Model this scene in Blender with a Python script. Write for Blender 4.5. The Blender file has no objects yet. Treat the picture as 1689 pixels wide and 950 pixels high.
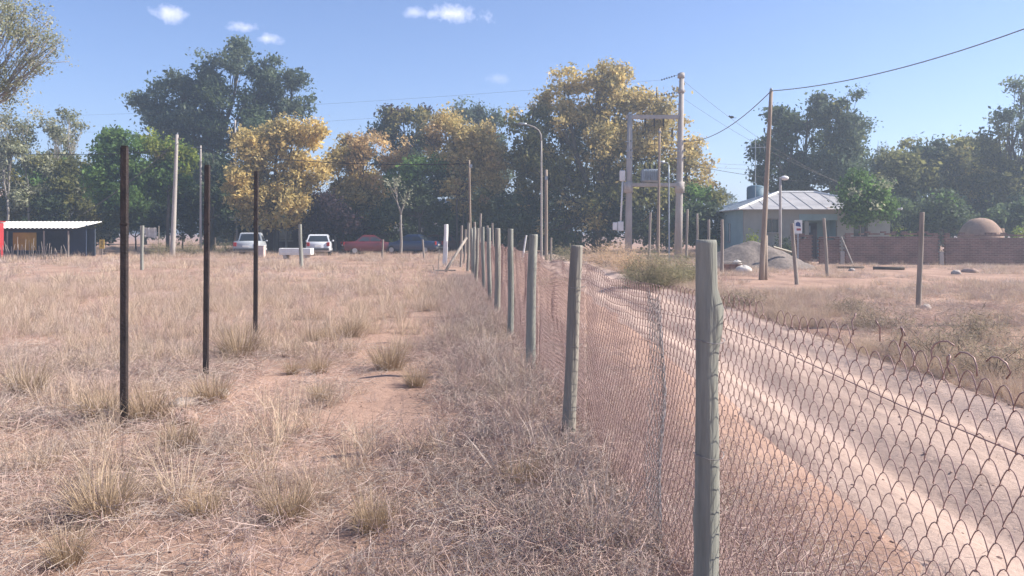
import bpy, math, random
import numpy as np
from mathutils import Vector

random.seed(7)
RNG = np.random.default_rng(11)
SC = bpy.context.scene
COL = SC.collection

# ------------------------------------------------------------------ camera
FPX, CX, HY, EYE = 1300.0, 844.5, 382.0, 1.6       # focal length and principal point measured on the photograph
cam_d = bpy.data.cameras.new('camera')
cam = bpy.data.objects.new('camera', cam_d)
COL.objects.link(cam)
cam.location = (0, 0, EYE)
cam.rotation_euler = (math.radians(90), 0, 0)
cam_d.sensor_width = 36
cam_d.lens = 36 * FPX / 1689
cam_d.shift_y = -(475 - HY) / 1689
cam_d.clip_start = 0.05
cam_d.clip_end = 6000
SC.camera = cam

# ------------------------------------------------------------------ sky, sun, exposure
SUN_EL, SUN_AZ = math.radians(40), math.radians(3)   # azimuth from +X towards +Y
S = Vector((math.cos(SUN_EL) * math.cos(SUN_AZ), math.cos(SUN_EL) * math.sin(SUN_AZ), math.sin(SUN_EL)))
world = bpy.data.worlds.new('World')
SC.world = world
world.use_nodes = True
nt = world.node_tree
nt.nodes.clear()
def N(tree, kind, **kw):
    n = tree.nodes.new(kind)
    for k, v in kw.items():
        setattr(n, k, v)
    return n
wout = N(nt, 'ShaderNodeOutputWorld')
bg = N(nt, 'ShaderNodeBackground')
bg.inputs[1].default_value = 0.086
sky = N(nt, 'ShaderNodeTexSky', sky_type='NISHITA', sun_disc=False)
sky.sun_elevation = SUN_EL
sky.sun_rotation = math.radians(90) - SUN_AZ
sky.altitude = 600
sky.air_density = 1.0
sky.dust_density = 0.25
sky.ozone_density = 3.0
# a few small fair-weather clouds, fixed directions in the sky
tc = N(nt, 'ShaderNodeTexCoord')
sep = N(nt, 'ShaderNodeSeparateXYZ')
nt.links.new(tc.outputs['Generated'], sep.inputs[0])
def M(op, a, b=None, c=None, clamp=False):
    n = N(nt, 'ShaderNodeMath', operation=op, use_clamp=clamp)
    for i, v in enumerate((a, b, c)):
        if v is None:
            continue
        if isinstance(v, (int, float)):
            n.inputs[i].default_value = v
        else:
            nt.links.new(v, n.inputs[i])
    return n.outputs[0]
az = M('ARCTAN2', sep.outputs[0], sep.outputs[1])
el = M('ARCSINE', sep.outputs[2])
nz = N(nt, 'ShaderNodeTexNoise')
nz.inputs['Scale'].default_value = 42
nz.inputs['Detail'].default_value = 6
nz.inputs['Roughness'].default_value = 0.62
nt.links.new(tc.outputs['Generated'], nz.inputs['Vector'])
cloud_sum = None
CLOUDS = [(277, 21, 24, 12, 1), (405, 46, 27, 8, .9), (438, 63, 22, 8, .8), (755, 23, 42, 12, 1), (682, 21, 22, 7, .55), (820, 130, 18, 6, .3),
          (-500, -60, 60, 16, .8), (2300, -40, 70, 18, .8), (1250, -420, 50, 16, .8), (100, -500, 60, 18, .8), (3300, 120, 80, 16, .6)]
for (px, py, rx, ry, amp) in CLOUDS:
    a0 = math.atan2((px - CX) / FPX, 1)
    e0 = math.atan2((HY - py) / FPX, math.hypot(1, (px - CX) / FPX))
    k = math.cos(a0)
    dx = M('DIVIDE', M('SUBTRACT', az, a0), rx / FPX * k * k * 1.3)
    dy = M('DIVIDE', M('SUBTRACT', el, e0), ry / FPX * k * 1.5)
    d = M('SQRT', M('ADD', M('MULTIPLY', dx, dx), M('MULTIPLY', dy, dy)))
    m = M('SUBTRACT', M('SUBTRACT', 1.0, d), M('MULTIPLY', M('SUBTRACT', nz.outputs[0], 0.45), 2.6))
    m = M('MULTIPLY', M('MULTIPLY', m, .95, clamp=True), amp)
    cloud_sum = m if cloud_sum is None else M('MAXIMUM', cloud_sum, m)
mixc = N(nt, 'ShaderNodeMix', data_type='RGBA')
nt.links.new(cloud_sum, mixc.inputs['Factor'])
nt.links.new(sky.outputs[0], mixc.inputs['A'])
mixc.inputs['B'].default_value = (7.3, 7.7, 8.7, 1)
tintn = N(nt, 'ShaderNodeMix', data_type='RGBA', blend_type='MULTIPLY'); tintn.inputs['Factor'].default_value = 1; tintn.inputs['B'].default_value = (.98, .95, 1.10, 1)   # the phone camera's slightly violet sky
nt.links.new(mixc.outputs['Result'], tintn.inputs['A']); nt.links.new(tintn.outputs['Result'], bg.inputs[0])
nt.links.new(bg.outputs[0], wout.inputs[0])

sun_d = bpy.data.lights.new('sun', 'SUN')
sun_d.energy = 4.8
sun_d.angle = math.radians(0.55)
sun_d.color = (1.0, 0.92, 0.82)
sun = bpy.data.objects.new('sun', sun_d)
COL.objects.link(sun)
sun.location = (40, 30, 60)
sun.rotation_euler = (-S).to_track_quat('-Z', 'Y').to_euler()

SC.view_settings.view_transform = 'Standard'
SC.view_settings.look = 'None'
SC.view_settings.exposure = 1.0
SC.view_settings.gamma = 1
SC.cycles.max_bounces = 4
SC.cycles.diffuse_bounces = 2
SC.cycles.glossy_bounces = 2
SC.cycles.transmission_bounces = 3
SC.cycles.volume_bounces = 0
SC.cycles.use_denoising = True
SC.cycles.use_adaptive_sampling = True
SC.cycles.adaptive_threshold = 0.02
SC.render.film_transparent = False

# ------------------------------------------------------------------ helpers
def gx(px, D): return (px - CX) / FPX * D
def gzv(py, D): return EYE - (py - HY) / FPX * D

def _hash(i, j, s):
    n = np.sin(i * 127.1 + j * 311.7 + s * 74.7) * 43758.5453
    return n - np.floor(n)
def vnoise(x, y, s=0.0):
    x = np.asarray(x, float); y = np.asarray(y, float)
    i, j = np.floor(x), np.floor(y)
    fx, fy = x - i, y - j
    fx = fx * fx * (3 - 2 * fx); fy = fy * fy * (3 - 2 * fy)
    a = _hash(i, j, s); b = _hash(i + 1, j, s); c = _hash(i, j + 1, s); d = _hash(i + 1, j + 1, s)
    return (a * (1 - fx) + b * fx) * (1 - fy) + (c * (1 - fx) + d * fx) * fy
def fbm(x, y, s=0.0, o=4):
    r, a, t = 0.0, 1.0, 0.0
    for k in range(o):
        r = r + a * vnoise(x * 2 ** k, y * 2 ** k, s + k * 3.1); t += a; a *= .5
    return r / t
def smooth(a, b, x):
    t = np.clip((np.asarray(x, float) - a) / (b - a), 0, 1)
    return t * t * (3 - 2 * t)

def road_c(y): return 3.2 + 0.22 * np.sin(np.asarray(y) * 0.11 + .4) - 0.012 * np.maximum(np.asarray(y) - 20, 0)
ROAD_HW = 1.38
def ground_z(x, y, road=False):
    x = np.asarray(x, float); y = np.asarray(y, float)
    near = 1 - smooth(60, 120, np.hypot(x, y))
    z = (fbm(x * .35, y * .35, 1) - .5) * 0.14 + (fbm(x * 1.6, y * 1.6, 5) - .5) * 0.05
    z = z + (fbm(x * 6, y * 6, 9, 2) - .5) * 0.022
    u = x - road_c(y)
    w = 1 - smooth(ROAD_HW - .25, ROAD_HW + .35, np.abs(u) + (vnoise(x * 0.2, y * .9, 4) - .5) * .35)
    w = w * (y < 62)
    rut = np.exp(-((u + .68) / .27) ** 2) + np.exp(-((u - .68) / .27) ** 2)
    zr = -0.03 - 0.10 * rut + (fbm(x * 2.2, y * .8, 12, 3) - .5) * 0.07 + (fbm(x * 7, y * 4, 15, 3) - .5) * 0.034
    z = z * (1 - w) + zr * w
    if not road:
        z = z - 0.05 * (w > .65)
    return z * near
def gz(x, y): return float(ground_z(x, y))

def finish(name, me, mat=None, parent=None, smooth_=False):
    o = bpy.data.objects.new(name, me)
    COL.objects.link(o)
    if mat is not None:
        me.materials.append(mat)
    if parent is not None:
        o.parent = parent
    if smooth_:
        me.polygons.foreach_set('use_smooth', [True] * len(me.polygons))
    return o
def mesh_np(name, v, q):
    v = np.ascontiguousarray(v, dtype=np.float32).reshape(-1, 3)
    q = np.ascontiguousarray(q, dtype=np.int32)
    k = q.shape[1]
    me = bpy.data.meshes.new(name)
    me.vertices.add(len(v)); me.vertices.foreach_set('co', v.ravel())
    me.loops.add(q.size); me.loops.foreach_set('vertex_index', q.ravel())
    me.polygons.add(len(q)); me.polygons.foreach_set('loop_start', np.arange(0, q.size, k, dtype=np.int32))
    me.update(calc_edges=True)
    return me
def point_color(me, name, c):
    a = me.attributes.new(name, 'FLOAT_COLOR', 'POINT')
    c = np.asarray(c, np.float32)
    if c.shape[1] == 3:
        c = np.concatenate([c, np.ones((len(c), 1), np.float32)], 1)
    a.data.foreach_set('color', np.ascontiguousarray(c).ravel())

class MB:
    def __init__(s): s.v, s.f = [], []
    def add(s, vs, fs):
        b = len(s.v); s.v += [tuple(map(float, p)) for p in vs]; s.f += [tuple(i + b for i in f) for f in fs]; return s
    def box(s, c, d, rz=0, bev=0.0):
        x, y, z = d[0] / 2, d[1] / 2, d[2] / 2
        b = min(bev, x * .9, y * .9, z * .9)
        cs, sn = math.cos(rz), math.sin(rz)
        T = lambda p: (c[0] + p[0] * cs - p[1] * sn, c[1] + p[0] * sn + p[1] * cs, c[2] + p[2])
        if b <= 0:
            P = [(-x, -y, -z), (x, -y, -z), (x, y, -z), (-x, y, -z), (-x, -y, z), (x, -y, z), (x, y, z), (-x, y, z)]
            F = [(0, 3, 2, 1), (4, 5, 6, 7), (0, 1, 5, 4), (1, 2, 6, 5), (2, 3, 7, 6), (3, 0, 4, 7)]
            return s.add([T(p) for p in P], F)
        rings = []
        for zz, i in ((-z, b), (-z + b, 0), (z - b, 0), (z, b)):
            xx, yy = x - i, y - i
            r = [(-xx + (b if not i else 0), -yy, zz), (xx - (b if not i else 0), -yy, zz), (xx, -yy + (b if not i else 0), zz), (xx, yy - (b if not i else 0), zz),
                 (xx - (b if not i else 0), yy, zz), (-xx + (b if not i else 0), yy, zz), (-xx, yy - (b if not i else 0), zz), (-xx, -yy + (b if not i else 0), zz)]
            rings.append([T(p) for p in r])
        return s.loft(rings)
    def loft(s, rings, cap=True, closed=True):
        n = len(rings[0]); vs = [p for r in rings for p in r]; fs = []
        for k in range(len(rings) - 1):
            for i in range(n if closed else n - 1):
                j = (i + 1) % n
                fs.append((k * n + i, k * n + j, (k + 1) * n + j, (k + 1) * n + i))
        if cap:
            fs.append(tuple(range(n - 1, -1, -1))); fs.append(tuple((len(rings) - 1) * n + i for i in range(n)))
        return s.add(vs, fs)
    def tube(s, pts, rad, n=6, cap=True):
        pts = [Vector(p) for p in pts]
        if isinstance(rad, (int, float)): rad = [rad] * len(pts)
        rings = []; up = None
        for i, p in enumerate(pts):
            t = (pts[min(i + 1, len(pts) - 1)] - pts[max(i - 1, 0)]).normalized()
            if up is None:
                up = Vector((0, 0, 1)) if abs(t.z) < .9 else Vector((1, 0, 0))
            a = t.cross(up); a = a.normalized() if a.length > 1e-6 else t.orthogonal().normalized()
            b = a.cross(t).normalized(); up = b
            rings.append([p + (a * math.cos(2 * math.pi * k / n) + b * math.sin(2 * math.pi * k / n)) * rad[i] for k in range(n)])
        return s.loft(rings, cap)
    def cyl(s, c, r, h, n=12, r2=None):
        return s.tube([(c[0], c[1], c[2]), (c[0], c[1], c[2] + h)], [r, r if r2 is None else r2], n)
    def ball(s, c, r, n=10, m=6):
        rings = []
        for k in range(m + 1):
            t = math.pi * (k + .02) / (m + .04) - math.pi / 2
            rings.append([(c[0] + r[0] * math.cos(t) * math.cos(2 * math.pi * i / n), c[1] + r[1] * math.cos(t) * math.sin(2 * math.pi * i / n), c[2] + r[2] * math.sin(t)) for i in range(n)])
        return s.loft(rings)
    def mesh(s, name):
        me = bpy.data.meshes.new(name); me.from_pydata(s.v, [], s.f); me.update(); return me
    def build(s, name, mat, parent=None, smooth_=False): return finish(name, s.mesh(name), mat, parent, smooth_)

def tag(o, label, cat, group=None, kind=None):
    o['label'] = label; o['category'] = cat
    if group: o['group'] = group
    if kind: o['kind'] = kind
    return o
def thing(name, label, cat, loc=(0, 0, 0), rz=0, group=None):
    o = bpy.data.objects.new(name, None); COL.objects.link(o)
    o.location = loc; o.rotation_euler = (0, 0, rz); o.empty_display_size = .2
    return tag(o, label, cat, group)
def structure(o): o['kind'] = 'structure'; return o

# ------------------------------------------------------------------ materials
def lin(r, g, b):
    f = lambda c: ((c / 255 + .055) / 1.055) ** 2.4 if c > 10 else c / 255 / 12.92
    return (f(r), f(g), f(b))
def mat(name, c1, c2=None, scale=4.0, rough=.8, bump=0.0, bscale=None, metal=0.0, stretch=(1, 1, 1), detail=5, coord='Object', c3=None, spec=.3):
    m = bpy.data.materials.new(name); m.use_nodes = True; t = m.node_tree
    p = t.nodes['Principled BSDF']
    p.inputs['Roughness'].default_value = rough; p.inputs['Metallic'].default_value = metal
    p.inputs['Specular IOR Level'].default_value = spec
    if c2 is None:
        c2 = tuple(c * .8 for c in c1)
    tc = N(t, 'ShaderNodeTexCoord'); mp = N(t, 'ShaderNodeMapping'); mp.inputs['Scale'].default_value = stretch
    t.links.new(tc.outputs[coord], mp.inputs[0])
    n = N(t, 'ShaderNodeTexNoise'); n.inputs['Scale'].default_value = scale; n.inputs['Detail'].default_value = detail; n.inputs['Roughness'].default_value = .65
    t.links.new(mp.outputs[0], n.inputs['Vector'])
    r = N(t, 'ShaderNodeValToRGB')
    r.color_ramp.elements[0].position = .34; r.color_ramp.elements[0].color = (*c2, 1)
    r.color_ramp.elements[1].position = .64; r.color_ramp.elements[1].color = (*c1, 1)
    if c3:
        e = r.color_ramp.elements.new(.74); e.color = (*c3, 1)
    t.links.new(n.outputs[0], r.inputs[0]); t.links.new(r.outputs[0], p.inputs['Base Color'])
    if bump:
        n2 = N(t, 'ShaderNodeTexNoise'); n2.inputs['Scale'].default_value = bscale or scale * 4; n2.inputs['Detail'].default_value = 4
        t.links.new(mp.outputs[0], n2.inputs['Vector'])
        b = N(t, 'ShaderNodeBump'); b.inputs['Strength'].default_value = bump; b.inputs['Distance'].default_value = .02
        t.links.new(n2.outputs[0], b.inputs['Height']); t.links.new(b.outputs[0], p.inputs['Normal'])
    return m
def leaf_mat(name, attr='tint', transl=.52, rough=.6):
    m = bpy.data.materials.new(name); m.use_nodes = True; t = m.node_tree; t.nodes.clear()
    o = N(t, 'ShaderNodeOutputMaterial'); a = N(t, 'ShaderNodeAttribute', attribute_name=attr)
    d = N(t, 'ShaderNodeBsdfPrincipled'); d.inputs['Roughness'].default_value = rough; d.inputs['Specular IOR Level'].default_value = .25
    tr = N(t, 'ShaderNodeBsdfTranslucent'); mx = N(t, 'ShaderNodeMixShader'); mx.inputs[0].default_value = transl
    t.links.new(a.outputs['Color'], d.inputs['Base Color']); t.links.new(a.outputs['Color'], tr.inputs[0])
    t.links.new(d.outputs[0], mx.inputs[1]); t.links.new(tr.outputs[0], mx.inputs[2]); t.links.new(mx.outputs[0], o.inputs[0])
    return m
def straw_mat(name, stops, transl=.3):
    """dry stems: colour differs from plant to plant and a little from blade to blade"""
    m = bpy.data.materials.new(name); m.use_nodes = True; t = m.node_tree; t.nodes.clear()
    o = N(t, 'ShaderNodeOutputMaterial'); oi = N(t, 'ShaderNodeObjectInfo'); a = N(t, 'ShaderNodeAttribute', attribute_name='tint')
    r = N(t, 'ShaderNodeValToRGB'); r.color_ramp.elements[0].color = (*stops[0], 1); r.color_ramp.elements[0].position = 0
    r.color_ramp.elements[1].color = (*stops[-1], 1); r.color_ramp.elements[1].position = 1
    for i, s in enumerate(stops[1:-1]):
        e = r.color_ramp.elements.new((i + 1) / (len(stops) - 1)); e.color = (*s, 1)
    ad = N(t, 'ShaderNodeMath', operation='MULTIPLY_ADD'); ad.inputs[1].default_value = .35; sb = N(t, 'ShaderNodeMath', operation='MULTIPLY_ADD')
    sb.inputs[1].default_value = .8; sb.inputs[2].default_value = -.07
    t.links.new(oi.outputs['Random'], sb.inputs[0]); t.links.new(a.outputs['Fac'], ad.inputs[0]); t.links.new(sb.outputs[0], ad.inputs[2])
    t.links.new(ad.outputs[0], r.inputs[0])
    d = N(t, 'ShaderNodeBsdfDiffuse'); tr = N(t, 'ShaderNodeBsdfTranslucent'); mx = N(t, 'ShaderNodeMixShader'); mx.inputs[0].default_value = transl
    t.links.new(r.outputs[0], d.inputs[0]); t.links.new(r.outputs[0], tr.inputs[0])
    t.links.new(d.outputs[0], mx.inputs[1]); t.links.new(tr.outputs[0], mx.inputs[2]); t.links.new(mx.outputs[0], o.inputs[0])
    return m

def sand_mat(name, c_hi, c_mid, c_lo, litter, st=(1, .6, 1)):
    m = bpy.data.materials.new(name); m.use_nodes = True; t = m.node_tree; p = t.nodes['Principled BSDF']
    p.inputs['Roughness'].default_value = .95; p.inputs['Specular IOR Level'].default_value = .1
    tc = N(t, 'ShaderNodeTexCoord')
    def noise(sc, det, rg, stretch=(1, 1, 1)):
        mp = N(t, 'ShaderNodeMapping'); mp.inputs['Scale'].default_value = stretch; t.links.new(tc.outputs['Object'], mp.inputs[0])
        n = N(t, 'ShaderNodeTexNoise'); n.inputs['Scale'].default_value = sc; n.inputs['Detail'].default_value = det; n.inputs['Roughness'].default_value = rg
        t.links.new(mp.outputs[0], n.inputs['Vector']); return n.outputs[0]
    r = N(t, 'ShaderNodeValToRGB'); r.color_ramp.elements[0].position = .33; r.color_ramp.elements[0].color = (*c_lo, 1)
    r.color_ramp.elements[1].position = .66; r.color_ramp.elements[1].color = (*c_hi, 1)
    e = r.color_ramp.elements.new(.5); e.color = (*c_mid, 1)
    t.links.new(noise(.7, 8, .68, st), r.inputs[0])
    # scattered litter, dark bits and pebbles
    r2 = N(t, 'ShaderNodeValToRGB'); r2.color_ramp.elements[0].position = .55; r2.color_ramp.elements[0].color = (0, 0, 0, 1)
    r2.color_ramp.elements[1].position = .66; r2.color_ramp.elements[1].color = (1, 1, 1, 1)
    t.links.new(noise(16, 7, .75), r2.inputs[0])
    mx = N(t, 'ShaderNodeMix', data_type='RGBA'); mul = N(t, 'ShaderNodeMath', operation='MULTIPLY'); mul.inputs[1].default_value = litter
    t.links.new(r2.outputs[0], mul.inputs[0]); t.links.new(mul.outputs[0], mx.inputs['Factor'])
    t.links.new(r.outputs[0], mx.inputs['A']); mx.inputs['B'].default_value = (.13, .085, .065, 1)
    t.links.new(mx.outputs['Result'], p.inputs['Base Color'])
    b = N(t, 'ShaderNodeBump'); b.inputs['Strength'].default_value = .9; b.inputs['Distance'].default_value = .03
    t.links.new(noise(9, 8, .7), b.inputs['Height']); t.links.new(b.outputs[0], p.inputs['Normal'])
    return m

SAND = sand_mat('sand_ground', (.47, .315, .24), (.38, .25, .19), (.26, .172, .135), .75)
ROADM = sand_mat('sand_road', (.52, .39, .325), (.45, .335, .275), (.27, .20, .17), .4, (2.8, .3, 1))  # dark lengthwise streaks put rut shade into the colour, with track marks
POSTW = mat('weathered_post_wood', (.33, .33, .285), (.19, .195, .17), 13, .9, .5, 40, stretch=(1, 1, .1), detail=7)
POSTB = mat('browner_post_wood', (.34, .315, .265), (.20, .185, .16), 11, .9, .6, 45, stretch=(1, 1, .09), detail=7)
POSTG = mat('grey_stake_wood', (.36, .31, .26), (.22, .19, .165), 6, .85, .4, 30, stretch=(1, 1, .15))
_r = [n_ for n_ in POSTW.node_tree.nodes if n_.type == 'VALTORGB'][0].color_ramp
_e = _r.elements.new(.27); _e.color = (.035, .035, .032, 1)
CUTW = mat('cut_wood_end', (.42, .38, .30), (.28, .25, .2), 30, .85)
BLACKM = mat('dark_rusty_steel', (.05, .036, .033), (.022, .018, .018), 9, .6, .35, 60, c3=(.15, .07, .045))
WIRE = mat('rusty_wire', (.38, .255, .235), (.22, .14, .125), 20, .45, metal=.15)
WIREG = mat('galvanised_wire', (.33, .32, .32), (.22, .2, .2), 25, .5, metal=.5)
CONC = mat('pole_concrete', (.44, .40, .36), (.33, .30, .275), 3, .85, .3, 25, stretch=(1, 1, .3))
POLEW = mat('pole_wood', (.36, .285, .22), (.22, .175, .14), 5, .85, .4, 40, stretch=(1, 1, .08))
BARK = mat('bark', (.13, .105, .085), (.06, .05, .042), 3, .9, .5, 12, stretch=(1, 1, .3))
BARKP = mat('pale_bark', (.36, .33, .29), (.19, .17, .15), 2, .85, .3, 12, stretch=(1, 1, .3))
CABLE = mat('black_cable', (.03, .03, .032), (.02, .02, .02), 5, .6)
CABLEG = mat('weathered_cable', (.20, .18, .155), (.14, .125, .11), 5, .7)
WHITE = mat('white_paint', (.78, .77, .74), (.66, .65, .62), 2, .6)
ZINC = mat('corrugated_zinc', (.50, .485, .47), (.36, .345, .335), 1.2, .5, metal=.25, c3=(.40, .30, .25))
ZINC_SHADE = mat('shaded_zinc', (.36, .41, .45), (.27, .31, .35), 1.0, .55, metal=.15)  # bluish copy of the zinc, shade of the left slope put into its colour
STEEL = mat('grey_steel', (.36, .40, .43), (.27, .30, .33), 2, .45, metal=.4)
DARK = mat('dark_interior', (.03, .028, .028), (.02, .02, .02), 2, .8)
GLASS = mat('dark_glass', (.035, .045, .055), (.025, .03, .035), 1, .08, spec=.6)
PLASTER = mat('cream_plaster', (.37, .36, .31), (.29, .285, .25), 1.0, .9, .2, 20)
TEAL = mat('teal_plaster', (.29, .41, .42), (.23, .335, .35), 1.0, .9, .2, 20)
LEAF = leaf_mat('leaf')
STRAW = straw_mat('dry_straw', [(.44, .32, .25), (.58, .44, .335), (.63, .51, .37), (.47, .36, .285), (.55, .44, .345)], .24)
STRAWD = straw_mat('pinkish_dry_stems', [(.46, .32, .28), (.60, .44, .38), (.66, .52, .46), (.54, .40, .35)], .24)
STRAWG = straw_mat('greyed_dry_stems', [(.50, .41, .35), (.62, .53, .46), (.44, .35, .30), (.56, .46, .40)], .24)
TUSS = straw_mat('tussock_straw', [(.38, .28, .19), (.48, .365, .25), (.33, .245, .17), (.43, .33, .23)], .2)

# ------------------------------------------------------------------ ground, road, hills
def axis(lo, hi, fine_lo, fine_hi, step, grow=1.18):
    a = list(np.arange(fine_lo, fine_hi + 1e-6, step)); s = step; v = fine_hi
    while v < hi: s *= grow; v += s; a.append(min(v, hi))
    s = step; v = fine_lo
    while v > lo: s *= grow; v -= s; a.insert(0, max(v, lo))
    return np.array(a)
def sheet(name, xs, ys, zf, m):
    X, Y = np.meshgrid(xs, ys)
    Z = zf(X, Y); nx, ny = len(xs), len(ys)
    v = np.stack([X, Y, Z], -1).reshape(-1, 3)
    i = np.arange(nx * ny).reshape(ny, nx)
    q = np.stack([i[:-1, :-1], i[:-1, 1:], i[1:, 1:], i[1:, :-1]], -1).reshape(-1, 4)
    o = finish(name, mesh_np(name, v, q), m, None, True)
    return o
g = structure(sheet('ground', axis(-640, 640, -8, 8, .095), axis(-60, 660, 1.5, 18, .095), lambda X, Y: ground_z(X, Y), SAND))
g['label'] = 'pinkish sandy ground under the dry grass'
ry = np.concatenate([np.arange(-12, 22, .09), np.arange(22, 62, .3)]); ru = np.linspace(-ROAD_HW - .1, ROAD_HW + .1, 44)
RY, RU = np.meshgrid(ry, ru, indexing='ij')
RX = road_c(RY) + RU
RZ = ground_z(RX, RY, True) + .004 - 0.05 * smooth(ROAD_HW - .15, ROAD_HW + .08, np.abs(RU))
ii = np.arange(RX.size).reshape(RX.shape)
rq = np.stack([ii[:-1, :-1], ii[:-1, 1:], ii[1:, 1:], ii[1:, :-1]], -1).reshape(-1, 4)
road = structure(finish('road', mesh_np('road', np.stack([RX, RY, RZ], -1), rq), ROADM, None, True))
road['label'] = 'sandy wheel track running along the wire fence'
HILL = mat('hill', (.10, .11, .10), (.07, .08, .08), .02, .9)
hx = np.linspace(-620, 620, 120); hy = np.linspace(520, 640, 12)
structure(sheet('hills', hx, hy, lambda X, Y: -.5 + (8 + 17 * fbm(X * .008, Y * .01, 3) ) * np.sin(np.clip((Y - 520) / 120, 0, 1) * math.pi), HILL))

# ------------------------------------------------------------------ trees
PAL = {
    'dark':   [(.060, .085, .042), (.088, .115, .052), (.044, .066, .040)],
    'blue':   [(.088, .118, .074), (.13, .155, .092), (.058, .082, .058)],
    'green':  [(.085, .15, .042), (.125, .20, .055), (.058, .105, .034)],
    'lime':   [(.16, .20, .035), (.22, .235, .045), (.10, .155, .03)],
    'olive':  [(.13, .135, .048), (.18, .17, .06), (.09, .10, .04)],
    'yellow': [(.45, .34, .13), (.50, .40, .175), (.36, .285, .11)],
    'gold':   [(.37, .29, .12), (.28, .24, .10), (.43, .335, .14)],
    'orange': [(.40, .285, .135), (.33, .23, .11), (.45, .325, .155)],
    'pale':   [(.25, .26, .17), (.33, .33, .23), (.18, .195, .12)],
    'purple': [(.040, .024, .030), (.055, .032, .036), (.028, .020, .026)],
    'mixed':  [(.13, .125, .046), (.20, .165, .055), (.08, .095, .04)],
}
def crown_mesh(name, clusters, cols, per, sig, leaf, seed, droop=0.0, asp=.55):
    r = np.random.default_rng(seed)
    n = len(clusters)
    c = np.repeat(clusters, per, 0); s = np.repeat(sig, per)[:, None]
    p = c + r.normal(0, 1, (n * per, 3)) * s * np.array([1, 1, .8])
    a = r.normal(0, 1, (n * per, 3)); a[:, 2] -= droop; a /= np.linalg.norm(a, axis=1, keepdims=True)
    b = r.normal(0, 1, (n * per, 3)); b = np.cross(a, b); b /= np.linalg.norm(b, axis=1, keepdims=True)
    L = leaf * (.45 + 1.15 * r.uniform(0, 1, (n * per, 1)) ** 1.6) * np.repeat(r.uniform(.8, 1.25, n), per)[:, None]
    v = np.stack([p - a * L * .5, p + b * L * asp * .5, p + a * L * .5, p - b * L * asp * .5], 1)
    me = mesh_np(name, v, np.arange(n * per * 4).reshape(-1, 4))
    cc = np.repeat(cols, per, 0) * 1.4 * r.uniform(.72, 1.3, (n * per, 1))
    point_color(me, 'tint', np.repeat(cc, 4, 0))
    return me
def tree(name, label, D, px0, lobes, pal='green', n=420, per=28, leaf=.2, sig=.42, trunk=.16, bark=None, group=None, base=None, seed=1, shell=.42, droop=0.0, mixp=None, depth=1.0, bare=0.0, cat='tree', asp=.55, stems=1):
    """lobes: (px, py, half-width px, half-height px[, palette]) measured on the photograph, set at distance D with real depth"""
    r = np.random.default_rng(seed * 101 + 7)
    x0 = gx(px0, D); z0 = gz(x0, D)
    root = thing(name, label, cat, (x0, D, z0), 0, group)
    k = D / FPX
    L = []
    for lb in lobes:
        cx, cz, rx, rz = gx(lb[0], D) - x0, gzv(lb[1], D) - z0, lb[2] * k, lb[3] * k
        rd = (rx + rz) / 2 * depth
        L.append((np.array([cx, r.uniform(-.35, .35) * rd, cz]), np.array([rx, rd, rz]), lb[4] if len(lb) > 4 else pal))
    w = np.array([l[1][0] * l[1][2] + .3 * l[1][1] * l[1][2] for l in L]); w = w / w.sum()
    C, K, LI = [], [], []
    for li, (c, rad, pl) in enumerate(L):
        m = max(4, int(n * 1.2 * w[li]))
        d = r.normal(0, 1, (m, 3)); d /= np.linalg.norm(d, axis=1, keepdims=True)
        q = r.uniform(0, 1, (m, 1)) ** shell
        lump = 1 + .34 * (fbm(d[:, :1] * 2.1 + seed + li, d[:, 2:] * 2.1 + d[:, 1:2] * 1.7, li, 3) - .5) * 2
        rm = float(np.mean(rad)); nc = max(4, m // 11)
        dc = r.normal(0, 1, (nc, 3)); dc /= np.linalg.norm(dc, axis=1, keepdims=True)
        cc_ = c + dc * rad * (r.uniform(0, 1, (nc, 1)) ** shell) * .93 * (1 + .3 * (fbm(dc[:, :1] * 2.1 + seed + li, dc[:, 2:] * 2.1 + dc[:, 1:2] * 1.7, li, 3) - .5) * 2)
        cr_ = np.clip(rm * r.uniform(.26, .52, nc), .5, 2.0)
        ci_ = r.integers(0, nc, m)
        p = cc_[ci_] + d * cr_[ci_][:, None] * (.45 + .55 * q) * np.array([1, 1, .75])
        tone = r.uniform(.75, 1.25, nc)
        p[:, 2] = np.maximum(p[:, 2], .25)
        C.append(p); LI += [li] * m
        P = np.array(PAL[pl])
        pick = r.integers(0, len(P), m)
        col = P[pick] * .6 + P[r.integers(0, len(P), m)] * .4
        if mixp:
            P2 = np.array(PAL[mixp[0]]); sel = (r.uniform(0, 1, nc)[ci_] * .7 + r.uniform(0, 1, m) * .3) < mixp[1] * np.clip(.5 + d[:, 2] * .6 + d[:, 0] * .35, .1, 1.4)  # second palette favours clump tops and sun side, light put into leaf colour
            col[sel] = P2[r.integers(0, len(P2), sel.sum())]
        K.append(col * r.uniform(.88, 1.14, (m, 1)) * tone[ci_][:, None])
    C = np.concatenate(C); K = np.concatenate(K)
    # open sky gaps: drop the clusters that fall into holes of a coarse noise field
    hole = fbm(C[:, 0] * .55 + seed * 3.3, C[:, 2] * .55 + C[:, 1] * .35, 2, 3)
    keep = hole > np.quantile(hole, max(bare, .09))
    C, K = C[keep], K[keep]; LI = np.array(LI)[keep]
    sg = sig * .8 * r.uniform(.6, 1.3, len(C))
    cm = crown_mesh('crown', C, K, int(per * 1.55), sg, leaf * 1.36, seed, droop, asp)
    finish('crown', cm, LEAF, root)
    # trunk, limbs to each lobe, twigs to some leaf clusters
    mb = MB()
    zmin = min(l[0][2] - l[1][2] for l in L); ztop = max(l[0][2] for l in L)
    fork = np.array([r.uniform(-.1, .1), 0, max(.4, min(zmin + .25 * (ztop - zmin), ztop * .55))])
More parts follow.
